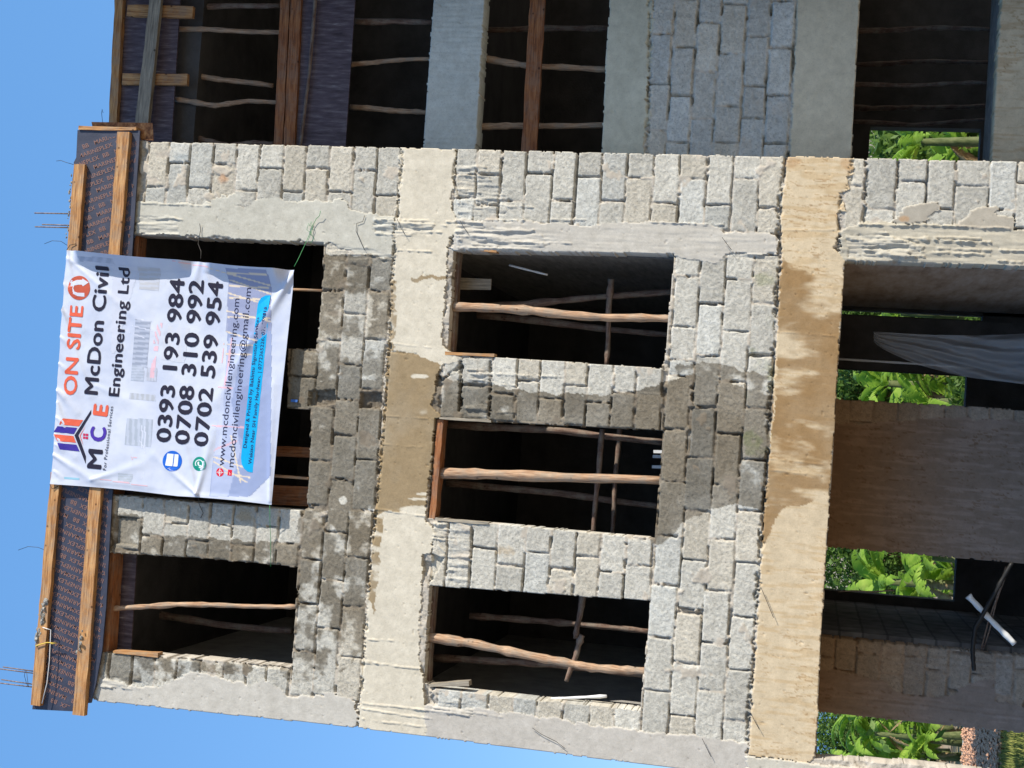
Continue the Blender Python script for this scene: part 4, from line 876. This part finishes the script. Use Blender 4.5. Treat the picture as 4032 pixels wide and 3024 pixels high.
def ink(c):
    if c not in PM: PM[c] = flat('ink_%d' % len(PM), c, .45)
    return PM[c]
NAVY = (.022,.018,.035); ORG = (.78,.13,.065)
def fine_text(body, space):
    v, f = text_geo(body, 0.0, space); bm = bmesh.new(); vs = [bm.verts.new((a[0], a[1], 0)) for a in v]
    for q in f:
        try: bm.faces.new([vs[i] for i in q])
        except ValueError: pass
    bmesh.ops.remove_doubles(bm, verts=bm.verts[:], dist=1e-5); bmesh.ops.triangulate(bm, faces=bm.faces[:])
    for _ in range(3):
        es = [e for e in bm.edges if e.calc_length() > .16]
        if not es: break
        bmesh.ops.subdivide_edges(bm, edges=es, cuts=1); bmesh.ops.triangulate(bm, faces=bm.faces[:])
    bm.verts.index_update(); r = np.array([v.co[:] for v in bm.verts]), [tuple(v.index for v in q.verts) for q in bm.faces]; bm.free(); return r
def btext(body, x0, y0, x1, y1, cap, c, bold=.0, space=1.0, name='lettering', off=.0030):
    v, f = fine_text(body, space); lay = np.zeros(len(v))
    if bold:                                            # heavier strokes: the same outlines laid again a hair further out
        vv, ff, ll, n0 = [v], list(f), [lay], len(v)
        for k, (dx, dy) in enumerate(((1,0),(-1,0),(0,1),(0,-1))):
            vv.append(v+np.array((dx*bold*1.5, dy*bold, 0))); ll.append(np.full(n0, (k+1)*.00012)); ff += [tuple(i+n0*(k+1) for i in q) for q in f]
        v = np.concatenate(vv); f = ff; lay = np.concatenate(ll)
    xa, xb = v[:, 0].min(), v[:, 0].max(); u = (v[:, 0]-xa)/(xb-xa); q = v[:, 1]/cap_h()
    dx, dy = x1-x0, y1-y0; L = math.hypot(dx, dy); nx_, ny_ = dy/L, -dx/L            # up = towards smaller x
    if nx_ > 0: nx_, ny_ = -nx_, -ny_
    px = x0+dx*u+nx_*cap*q; py = y0+dy*u+ny_*cap*q
    pts = [at(*zp(a, b), YBN) for a, b in zip(px, py)]
    yy = bpt([p.x for p in pts], [p.z for p in pts], off)-lay
    return meshobj(name, [(p.x, float(y), p.z) for p, y in zip(pts, yy)], f, ink(c), ban)
def bpoly(poly, c, name='emblem', off=.0025, sub=10):
    """flat printed shape, cut into small steps so that it follows the folds"""
    P = [Vector((x, y, 0)) for x, y in poly]; bm = bmesh.new(); bm.faces.new([bm.verts.new(p) for p in P]); bmesh.ops.triangulate(bm, faces=bm.faces[:])
    for _ in range(4):
        es = [e for e in bm.edges if e.calc_length() > sub*4]
        if not es: break
        bmesh.ops.subdivide_edges(bm, edges=es, cuts=1); bmesh.ops.triangulate(bm, faces=bm.faces[:])
    bm.verts.index_update(); pts = [at(*zp(v.co.x, v.co.y), YBN) for v in bm.verts]; yy = bpt([p.x for p in pts], [p.z for p in pts], off)
    fs = [tuple(v.index for v in f.verts) for f in bm.faces]; bm.free()
    return meshobj(name, [(p.x, float(y), p.z) for p, y in zip(pts, yy)], fs, ink(c), ban)
def circ(cx, cy, rx, ry, n=28, a0=0, a1=360): return [(cx+rx*math.cos(math.radians(a0+(a1-a0)*i/n)), cy+ry*math.sin(math.radians(a0+(a1-a0)*i/n))) for i in range(n if a1-a0 == 360 else n+1)]
btext('ON SITE', 474, 960, 522, 404, 78, ORG, .019, 1.0)
btext('McDon Civil', 606, 957, 682, 163, 80, NAVY, .019, 1.04)
btext('Engineering Ltd', 740, 967, 812, 170, 62, NAVY, .019, 1.05)
btext('M', 626, 1420, 638, 1298, 86, NAVY, .022); btext('C', 652, 1250, 660, 1158, 92, (.075,.035,.36), .03); btext('E', 664, 1092, 674, 1020, 86, ORG, .03)
btext('For Professional Services', 658, 1425, 704, 1028, 20, (.05,.05,.08), .005, 1.15)
btext('0393 193 984', 1060, 1254, 1148, 236, 86, NAVY, .021, 1.03)
btext('0708 310 992', 1176, 1268, 1268, 243, 86, NAVY, .021, 1.03)
btext('0702 539 954', 1295, 1280, 1386, 252, 86, NAVY, .021, 1.03)
btext('www.mcdoncivilengineering.com', 1396, 1398, 1488, 356, 38, (.03,.03,.07), 0, 1.0)
btext('mcdoncivilengineering@gmail.com', 1456, 1406, 1562, 290, 38, (.03,.03,.07), 0, 1.0)
cy_ = [(1502,1345),(1506,1385),(1520,1412),(1542,1432),(1574,1440),(1682,335),(1650,336),(1622,352),(1606,376),(1600,402)]
bpoly(cy_, (.0,.40,.78), 'colour_band', .0022)
btext('Designed & Printed by Bakintu Signature Services', 1536, 1287, 1614, 474, 20, (.02,.03,.12), .012, 1.05)
btext('Wakiso Near SH Family Hardware | 0772365226, 0709598182', 1567, 1387, 1664, 388, 20, (.02,.03,.12), .012, 1.05)
# emblem: four bars over a roof line
def z2(pts): return [((150+x*.24864)/.6329, (1500+y*.24864-950)/.6329) for x, y in pts]
for q, c in (([(300,980),(600,1010),(650,1115),(340,1085)], (.05,.03,.30)), ([(248,842),(555,872),(592,978),(300,950)], ORG), ([(240,805),(302,715),(615,742),(560,840)], (.05,.03,.30)), ([(330,690),(395,592),(710,620),(640,718)], ORG),
             ([(840,455),(838,520),(632,860),(752,1195),(746,1310),(570,862)], NAVY), ([(752,705),(664,868),(712,1030),(650,868)], ORG),
             ([(708,830),(740,833),(738,868),(706,865)], (.60,.03,.10)), ([(748,834),(790,837),(788,872),(746,869)], (.60,.03,.10)), ([(706,878),(738,881),(736,916),(704,913)], (.60,.03,.10)), ([(746,882),(787,885),(785,922),(744,919)], (.60,.03,.10))):
    bpoly(z2(q), c, 'emblem')
# round red sign with a bent arrow
def z1(pts): return [((150+x*.24864)/.6329, (950+y*.24864-950)/.6329) for x, y in pts]
bpoly(z1(circ(662, 740, 172, 192)), (.55,.10,.05), 'turn_sign', .0022)
arc = [(745,880),(640,872),(545,820),(520,735),(545,650),(630,615),(712,612),(712,592),(812,655),(722,716),(704,690),(650,690),(590,705),(575,745),(595,800),(640,818),(745,820)]
bpoly(z1(arc), (.66,.68,.78), 'turn_arrow', .0034)
bpoly(circ(1075,1367,60,64), (.01,.13,.62), 'phone_badge', .0022); bpoly([(1042,1325),(1046,1320),(1112,1326),(1114,1332),(1108,1398),(1103,1402),(1036,1395),(1033,1390)], (.80,.84,.90), 'phone_symbol', .0034)
bpoly([(1084,1324),(1089,1324),(1081,1400),(1076,1400)], (.01,.13,.62), 'phone_symbol', .0044)
bpoly(circ(1245,1385,42,45), (.0,.27,.20), 'chat_badge', .0022)
def ringp(cx, cy, r0, r1, n=26):
    for k in range(n):
        a, b = 2*math.pi*k/n, 2*math.pi*(k+1)/n
        yield [(cx+r0*math.cos(a), cy+r0*math.sin(a)), (cx+r1*math.cos(a), cy+r1*math.sin(a)), (cx+r1*math.cos(b), cy+r1*math.sin(b)), (cx+r0*math.cos(b), cy+r0*math.sin(b))]
def multi(polys, c, name, off):
    v = []; f = []
    for p in polys:
        b = len(v); f.append(tuple(range(b, b+len(p))))
        for x, y in p: v.append(at(*zp(x, y), YBN))
    yy = bpt([p.x for p in v], [p.z for p in v], off)
    meshobj(name, [(p.x, float(y), p.z) for p, y in zip(v, yy)], f, ink(c), ban)
multi(list(ringp(1243,1384,21,27))+[[(1258,1398),(1270,1392),(1268,1414)]]+[[(1234,1372),(1240,1370),(1244,1380),(1240,1386),(1246,1394),(1254,1392),(1256,1398),(1246,1402),(1236,1394),(1231,1382)]], (.80,.88,.86), 'chat_symbol', .0034)
bpoly(circ(1372,1437,24,27), (.70,.02,.05), 'globe_symbol', .0022)
multi([[(1350,1435),(1394,1437),(1394,1440),(1350,1438)],[(1370,1412),(1374,1412),(1372,1462),(1368,1462)]]+list(ringp(1372,1437,11,13,14)), (.80,.80,.84), 'globe_lines', .0034)
bpoly([(1422,1420),(1448,1423),(1444,1460),(1418,1456)], (.72,.02,.05), 'mail_symbol', .0022); bpoly([(1428,1434),(1437,1448),(1430,1456),(1433,1448)], (.80,.80,.84), 'mail_mark', .0034)
# ties of the banner
GRN = flat('green_cord', (.06,.30,.10), .5)
GC_ = 'cords and wires holding the banner'
def cord(label, pts, r, mat, Ys): return wire('cord', label, 'cord', pts, r, mat, 0, GC_, Ys)
cord('green cord from the lower wing side banner corner to the loops on the plaster', [(1158,1050),(1172,1025),(1200,965),(1222,915),(1230,890),(1245,862),(1258,850),(1262,830)], .0024, GRN, [YBN-.01,-.10,-.07,-.03,-.025,-.03,-.04,-.05])
cord('green loops of cord knotted on the plaster', [(1228,893),(1215,880),(1208,905),(1222,915),(1236,940),(1222,958),(1212,950),(1232,900),(1225,872),(1218,890)], .0020, GRN, [-.03]*10)
cord('green cord from the lower outer banner corner across the blocks', [(1062,1990),(1063,2060),(1066,2130),(1066,2232)], .0024, GRN, [YBN,-.06,-.02,-.02])
cord('dark wire tying the middle of the banner\'s wing side edge', [(790,1020),(792,990),(780,960),(785,930),(790,905),(786,880)], .003, WIRE, [YBN-.01,-.08,-.05,-.03,-.02,-.03])
cord('wire tying the middle of the banner\'s outer edge', [(780,1952),(784,1985),(800,2020),(790,2040)], .003, WIRE, [YBN,-.08,-.03,-.02])
cord('wire at the top outer corner of the banner', [(196,1906),(205,1925),(228,1915)], .003, WIRE, [YBN,-.11,-.10])
cord('wire at the top wing side corner of the banner', [(262,986),(275,965),(300,960)], .003, WIRE, [YBN,-.11,-.10])
# blue scrap on the stub of block under the banner
sc0 = slab_px([(1146,1572),(1172,1574),(1170,1584),(1145,1582)], -.03, .01, flat('blue_scrap', (.05,.15,.45)), 'plastic_scrap'); tag(sc0, 'small blue plastic scrap stuck on the single block below the banner', 'scrap')
# ---------------------------------------------------------------- ground storey things
def sheetmesh():
    nu, nv = 40, 60; V = []
    for j in range(nv+1):
        t = j/nv
        x = 3440+t*760
        ya = 1305-10*t+20*math.sin(t*3); yb = 1345+(t**.7)*215+15*math.sin(t*5)
        for i in range(nu+1):
            s = i/nu; y = ya+(yb-ya)*s; p = at(x, y, 2.4); V.append((p.x, 2.4+.03*math.sin(s*9+t*3)*(.3+t)+.025*math.sin(s*23-t*4+2*math.sin(t*7))+.10*float(fbm(np.array([[s*1.3]]), np.array([[t*2.2]]), .22, 901, 4)[0, 0]), p.z))
    F = [(j*(nu+1)+i, j*(nu+1)+i+1, (j+1)*(nu+1)+i+1, (j+1)*(nu+1)+i) for j in range(nv) for i in range(nu)]
    return V, F
pm_, nt_, bs_ = newmat('clear_plastic'); bs_.inputs['Base Color'].default_value = (.80,.82,.86,1); bs_.inputs['Roughness'].default_value = .35; bs_.inputs['Alpha'].default_value = .42
V, F = sheetmesh(); o = meshobj('plastic_sheet', V, F, pm_, None, True); tag(o, 'cloudy plastic sheet hanging in the dark ground storey bay', 'plastic sheet')
pole('thin_pipe', 'thin pale pipe beside the hanging plastic sheet', 'pipe', [(3290,1413),(3600,1432),(3830,1452)], .012, PVC, 2.5, None, 200, .0, 0)
pole('plastic_pipe', 'thick white pipe leaning in the ground storey between the block piers', 'pipe', [(3812,2346),(3900,2440),(3995,2535)], .026, PVC, 1.6, None, 201, .0, 0)
pole('black_hose', 'black hose hanging across the white pipe', 'hose', [(3985,2215),(3920,2330),(3870,2412),(3838,2470),(3831,2560),(3835,2640)], .020, flat('black_rubber', (.02,.02,.02), .5), 1.5, None, 202, .01, 0)
for i, (a, b, lb) in enumerate([((3300,2330),(3520,2325),'upper of the thin bars inside the ground storey room by the white pipe'),((3980,2200),(3870,2560),'rebar leaning behind the white pipe'),((3960,2230),(3850,2600),'second rebar leaning behind the white pipe')]):
    pole('loose_bar', lb, 'steel bar', [a, b], .007, STEEL, 2.1, None, 210+i, .01, 0)
# ---------------------------------------------------------------- ground, vegetation
gm, nt, bs = newmat('soil'); L = nt.links
tc = nd(nt, 'ShaderNodeTexCoord'); n = nd(nt, 'ShaderNodeTexNoise', i_Scale=.8, i_Detail=8.0); L.new(tc.outputs['Object'], n.inputs['Vector'])
r = ramp(nt, n.outputs['Fac'], [(.35, (.34,.23,.14)), (.5, (.46,.34,.23)), (.65, (.30,.27,.14))]); L.new(r.outputs[0], bs.inputs['Base Color']); bs.inputs['Roughness'].default_value = .95
nb = nd(nt, 'ShaderNodeTexNoise', i_Scale=30.0, i_Detail=5.0); b = nd(nt, 'ShaderNodeBump', i_Strength=.6, i_Distance=.03); L.new(nb.outputs['Fac'], b.inputs['Height']); L.new(b.outputs[0], bs.inputs['Normal'])
GZ = 2.2; V = []; F = []
ax = [math.copysign(abs(k/60)**3*2500, k) for k in range(-60, 61)]
for x in ax:
    for y in ax:
        yy = y+10; k = min(1, max(0, (yy-7)/5)); z = -.03-GZ*k*k*(3-2*k)-max(0, yy-60)*.045*(1 if yy < 200 else 140/(yy-60)); V.append((x, y+10, z))
F = [(i*121+j, (i+1)*121+j, (i+1)*121+j+1, i*121+j+1) for i in range(120) for j in range(120)]
tag(meshobj('ground', V, F, gm), kind='structure')
LEAF = noise_mat('banana_leaf', [(.3, (.04,.11,.012)), (.5, (.20,.34,.035)), (.75, (.44,.54,.10))], 2.5, rough=.6, bump=.2, bscale=30, spec=.25)
LB = LEAF.node_tree.nodes['Principled BSDF']; LB.inputs['Transmission Weight'].default_value = 0.0
def translucent(m, col, k=.4):
    nt = m.node_tree; out = nt.nodes['Material Output']; bs = nt.nodes['Principled BSDF']; t = nd(nt, 'ShaderNodeBsdfTranslucent'); t.inputs[0].default_value = (*col, 1)
    mx = nd(nt, 'ShaderNodeMixShader'); mx.inputs[0].default_value = k; nt.links.new(bs.outputs[0], mx.inputs[1]); nt.links.new(t.outputs[0], mx.inputs[2]); nt.links.new(mx.outputs[0], out.inputs[0])
translucent(LEAF, (.30,.50,.06), .35)
BUSHM = noise_mat('bush_leaf', [(.3, (.03,.07,.012)), (.55, (.10,.18,.03)), (.8, (.26,.32,.08))], 6, rough=.6, bump=0); translucent(BUSHM, (.14,.25,.04), .3)
DRY = noise_mat('dry_leaf', [(.3, (.16,.10,.05)), (.7, (.34,.25,.13))], 9); STEM = noise_mat('banana_stem', [(.3, (.05,.07,.02)), (.6, (.13,.15,.06)), (.8, (.24,.19,.10))], 6, (3, 3, 1))
def leaf_blade(V, F, base, az, elev, L, wd, droop, rng):
    n = 18; d = Vector((math.cos(az), math.sin(az), 0)); side = Vector((-math.sin(az), math.cos(az), 0)); p = Vector(base); a = elev; st = L/n
    row = []; roll = rng.uniform(-.5, .5)
    for i in range(n+1):
        t = i/n; up = Vector((-d.x*math.sin(a), -d.y*math.sin(a), math.cos(a))); s2 = side*math.cos(roll)+up*math.sin(roll)
        w = wd*(math.sin(math.pi*min(1, max(0, (t-.14)/.86))**.75)**.6 if t > .14 else .04)
        fold_ = .30; row.append((p.copy(), s2.copy(), up.copy(), w)); p = p+(d*math.cos(a)+Vector((0, 0, 1))*math.sin(a))*st; a -= droop*st*(.6+t)
    for sd in (-1, 1):
        tear = False
        for i in range(n):
            (p0, s0, u0, w0), (p1, s1, u1, w1) = row[i], row[i+1]
            if w0 < wd*.1 and w1 < wd*.1: w0 = w1 = wd*.05
            sag = rng.uniform(-.12, .05) if rng.random() < .4 else 0
            g = rng.uniform(.55, .85) if rng.random() < .42 else 1.0
            b = len(V); e0 = p0+s0*sd*w0*g-u0*w0*(.28-sag); e1 = p0.lerp(p1, g)+s1*sd*w1*g-u1*w1*(.28-sag)
            V += [tuple(p0), tuple(p0*.5+e0*.5+u0*w0*.12), tuple(e0), tuple(e1), tuple(p1*.5+e1*.5+u1*w1*.12), tuple(p1)]
            F += [(b, b+1, b+4, b+5), (b+1, b+2, b+3, b+4)]
def banana(x, y, h, seed, label, n=8, L=2.1, z=0):
    rng = random.Random(seed); root = thing('banana_plant', label, 'banana plant', (x, y, z), 'banana plants behind the house')
    m = MB(); lean = rng.uniform(-.15, .15)
    m.tube([(x+lean*k/5, y, z+h*k/5) for k in range(6)], [.15, .14, .125, .11, .095, .07], 10, seed, .04); m.build('stem', STEM, root, True)
    V = []; F = []
    for i in range(n):
        az = i*2.4+rng.uniform(-.4, .4); leaf_blade(V, F, (x+lean, y, z+h-.05), az, rng.uniform(.5, 1.35), L*rng.uniform(.75, 1.15), L*rng.uniform(.085, .13), rng.uniform(.6, 1.5), rng)
    meshobj('foliage', V, F, LEAF, root, True)
    V = []; F = []
    for i in range(3): leaf_blade(V, F, (x+lean, y, z+h*.85), rng.uniform(0, 6.28), rng.uniform(-.9, -.3), 1.1, .09, .6, rng)
    meshobj('dry_leaves', V, F, DRY, root)
def cloud(name, label, cat, c, rad, n, size, mat, seed, group=None, stem=True, kind=None):
    rng = np.random.RandomState(seed); k = max(5, int(n/180)); cen = rng.normal(size=(k, 3)); cen /= np.linalg.norm(cen, axis=1)[:, None]; cen *= rng.uniform(.3, 1, (k, 1))**.5
    P = cen[rng.randint(0, k, n)]*.8+rng.normal(size=(n, 3))*.22; P = P*np.array(rad)+np.array(c)
    a = rng.normal(size=(n, 3)); a /= np.linalg.norm(a, axis=1)[:, None]; b = np.cross(a, rng.normal(size=(n, 3))); b /= np.linalg.norm(b, axis=1)[:, None]; s = size*rng.uniform(.5, 1.3, (n, 1))
    V = np.stack([P-a*s, P+b*s*.42, P+a*s, P-b*s*.42], 1).reshape(-1, 3); F = np.arange(n*4).reshape(-1, 4)
    if kind:
        o = meshobj(name, V.tolist(), F.tolist(), mat); return tag(o, kind=kind, label=label, cat=cat)
    root = thing(name, label, cat, (c[0], c[1], 0), group); meshobj('foliage', V.tolist(), F.tolist(), mat, root)
    if stem:
        m = MB()
        for i in range(5):
            e = cen[i % k]*np.array(rad)*.6+np.array(c); m.tube([(c[0], c[1], -2.2), tuple((np.array(c)*.5+e*.5+np.array((0, 0, -rad[2]*.5)))), tuple(e)], [.07, .045, .015], 7, i)
        m.build('trunk', DRY, root)
    return root
def gx(x, y, Y): return at(x, y, Y)
# banana plants placed where the openings show them
spots_b = [(3330,2790,37.0,'broad leaved banana plant showing beside the plastered ground storey corner'), (3400,2880,36.0,'big banana plant filling the gap between ground storey corner and pale column'), (3560,2800,38.0,'banana plant half hidden by the ground storey block pier'), (3380,2985,38.0,'tall banana plant behind the sunlit edge of the pale corner column'), (3650,2880,35.5,'low banana plant just over the kerb'),
           (3600,2960,36.5,'banana plant over the kerb close to the pale corner column'), (3480,2840,39.5,'banana plant in the middle of the gap, set back'), (3700,2800,36.2,'young banana plant at the foot of the ground storey pier'), (3520,2940,40,'banana plant set back near the pale corner column'),
           (3430,2260,18.5,'banana plant in the opening with the white pipe, under the bush'), (3600,2190,17.5,'young banana plant low in the opening with the white pipe'), (3560,2330,20.5,'banana plant in the opening with the white pipe, against the cross wall'), (3690,2260,19.0,'short banana plant at the sill above the white pipe'),
           (3430,1510,18.5,'banana plant between brown block pier and plastic sheet, uppermost'), (3600,1560,17.5,'banana plant between brown block pier and plastic sheet, touching the pier'), (3560,1470,20.0,'banana plant between brown block pier and plastic sheet, beside the thin pipe'), (3720,1530,18.5,'small banana plant at the sill near the thin pipe'),
           (3480,1225,18.5,'banana plant in the slit beside the brown cross wall'), (3700,1235,19.5,'banana plant low in the slit beside the brown cross wall'), (3560,540,18.5,'dark banana plant seen under the recessed wing'), (3740,560,20.0,'second banana plant under the recessed wing, by the ledge')]
for i, (x, y, Y, lb) in enumerate(spots_b):
    p = gx(x, y, Y); banana(p.x, Y, max(1.0, p.z+GZ-.35), 300+i, lb, 17 if Y > 30 else 20, 2.0 if Y > 30 else 1.45, -GZ)
for i, (x, y, Y, rz, lb) in enumerate([(3310,2200,23.0,1.5,'yellow green bush over the banana plants in the opening with the white pipe'), (3290,2880,44.0,1.6,'small leaved bush under the blue roof'), (3320,1540,24.0,1.3,'dark bush over the banana plants beside the plastic sheet'), (3800,1540,17.0,.7,'low leafy bush at the sill beside the plastic sheet'), (3330,1225,22.0,1.2,'bush at the top of the slit beside the cross wall')]):
    p = gx(x, y, Y); cloud('bush', lb, 'bush', (p.x, Y, p.z-.3), (1.9, 1.2, rz), 6500, .085, BUSHM, 400+i, 'bushes behind the house')
cloud('thicket', 'dense undergrowth behind the banana plants', None, (4.0, 26.0, .4), (9, 2.4, 2.2), 30000, .20, BUSHM, 450, kind='stuff')
cloud('far_thicket', 'dark undergrowth behind the banana plants by the corner', None, (-14, 46.0, -.3), (9, 3, 2.0), 16000, .26, BUSHM, 455, kind='stuff')
cloud('distant_trees', 'far off wood below the house', None, (-10, 75.0, -2.5), (60, 8, 2.6), 16000, .55, BUSHM, 451, kind='stuff')
# gravel and grass past the left corner
rng = np.random.RandomState(5)
def scatter(name, label, region, n, size, mats, z=0, flat_=.7, grass=False):
    V = []; F = []; k = 0; Y0, Y1 = region[0], region[1]
    X = rng.uniform(region[2], region[3], n); Yv = rng.uniform(Y0, Y1, n)
    for i in range(n):
        if grass:
            a = rng.uniform(0, 3.14); dx, dy = math.cos(a)*.025, math.sin(a)*.025; h = rng.uniform(.08, .26); l = rng.uniform(-.05, .05); b = len(V)
            V += [(X[i]-dx, Yv[i]-dy, z), (X[i]+dx, Yv[i]+dy, z), (X[i]+l, Yv[i]+l, z+h)]; F.append((b, b+1, b+2))
        else:
            s = size*rng.uniform(.5, 1.4); b = len(V); o = rng.uniform(.6, 1.3, 6)*s; zz = z+s*.4+max(0, .22*(1-((X[i]-(region[2]+region[3])/2)/((region[3]-region[2])/2))**2))*rng.rand()
            V += [(X[i]-o[0], Yv[i], zz), (X[i]+o[1], Yv[i], zz), (X[i], Yv[i]-o[2], zz), (X[i], Yv[i]+o[3], zz), (X[i], Yv[i], zz-o[4]*.6), (X[i], Yv[i], zz+o[5]*.6)]
            F += [(b+a_, b+c_, b+5) for a_, c_ in ((0,2),(2,1),(1,3),(3,0))]+[(b+c_, b+a_, b+4) for a_, c_ in ((0,2),(2,1),(1,3),(3,0))]
    o = meshobj(name, V, F, mats); return tag(o, label, None, kind='stuff')
GRV = noise_mat('gravel', [(.25, (.08,.05,.045)), (.42, (.26,.14,.09)), (.5, (.56,.27,.13)), (.62, (.62,.42,.30))], 45, detail=2)
GRS = noise_mat('grass_blades', [(.3, (.10,.15,.03)), (.7, (.35,.34,.10))], 3)
def ground_hit(x, y):
    d = FF+RR*((3024-y)-1512)/FPX-UU*(x-2016)/FPX; k = -(CZ+GZ)/d[2]; return Vector((d[0]*k, d[1]*k-DCAM, -GZ))
ga, gb = ground_hit(3960, 2990), ground_hit(3815, 2990)
xr = ground_hit(3900, 2855).x; xl = ga.x-3.0
scatter('gravel_heap', 'coloured gravel past the outer corner of the house', (ga.y, gb.y, xl, xr+1.5), 12000, .07, GRV, -GZ)
scatter('grass', 'yellow green grass in front of the gravel', (ga.y-6, ga.y, xl, xr+2), 12000, 0, GRS, -GZ, grass=True)
km = MB().box(xl, xr+2, gb.y+.05, gb.y+.4, -GZ, -GZ+.18).build('kerb_stone', noise_mat('pale_concrete', [(.3, (.35,.34,.32)), (.7, (.6,.58,.55))], 8)); tag(km, 'pale rough kerb between the gravel and the banana plants', 'kerb')
# neighbour's house with a blue roof, far beyond the left corner
hp = at(3250, 2860, 62.0); hb = thing('neighbour_house', 'small house with blue metal roof beyond the banana plants', 'house', (hp.x, 62, -1))
MB().box(hp.x-9.2, hp.x+.3, 63.0, 70, -3, hp.z-.45).build('wall', flat('white_wall', (.7,.68,.66)), hb)
V = [(hp.x-9.6, 61.8, hp.z-.7), (hp.x+1.0, 61.8, hp.z-.7), (hp.x+1.0, 66.5, hp.z+1.1), (hp.x-9.6, 66.5, hp.z+1.1), (hp.x-9.6, 71, hp.z-.7), (hp.x+1.0, 71, hp.z-.7)]
meshobj('roof', V, [(0,1,2,3),(3,2,5,4)], noise_mat('blue_metal', [(.3, (.10,.20,.36)), (.7, (.16,.30,.48))], 3, (6, 1, 1), rough=.4), hb)
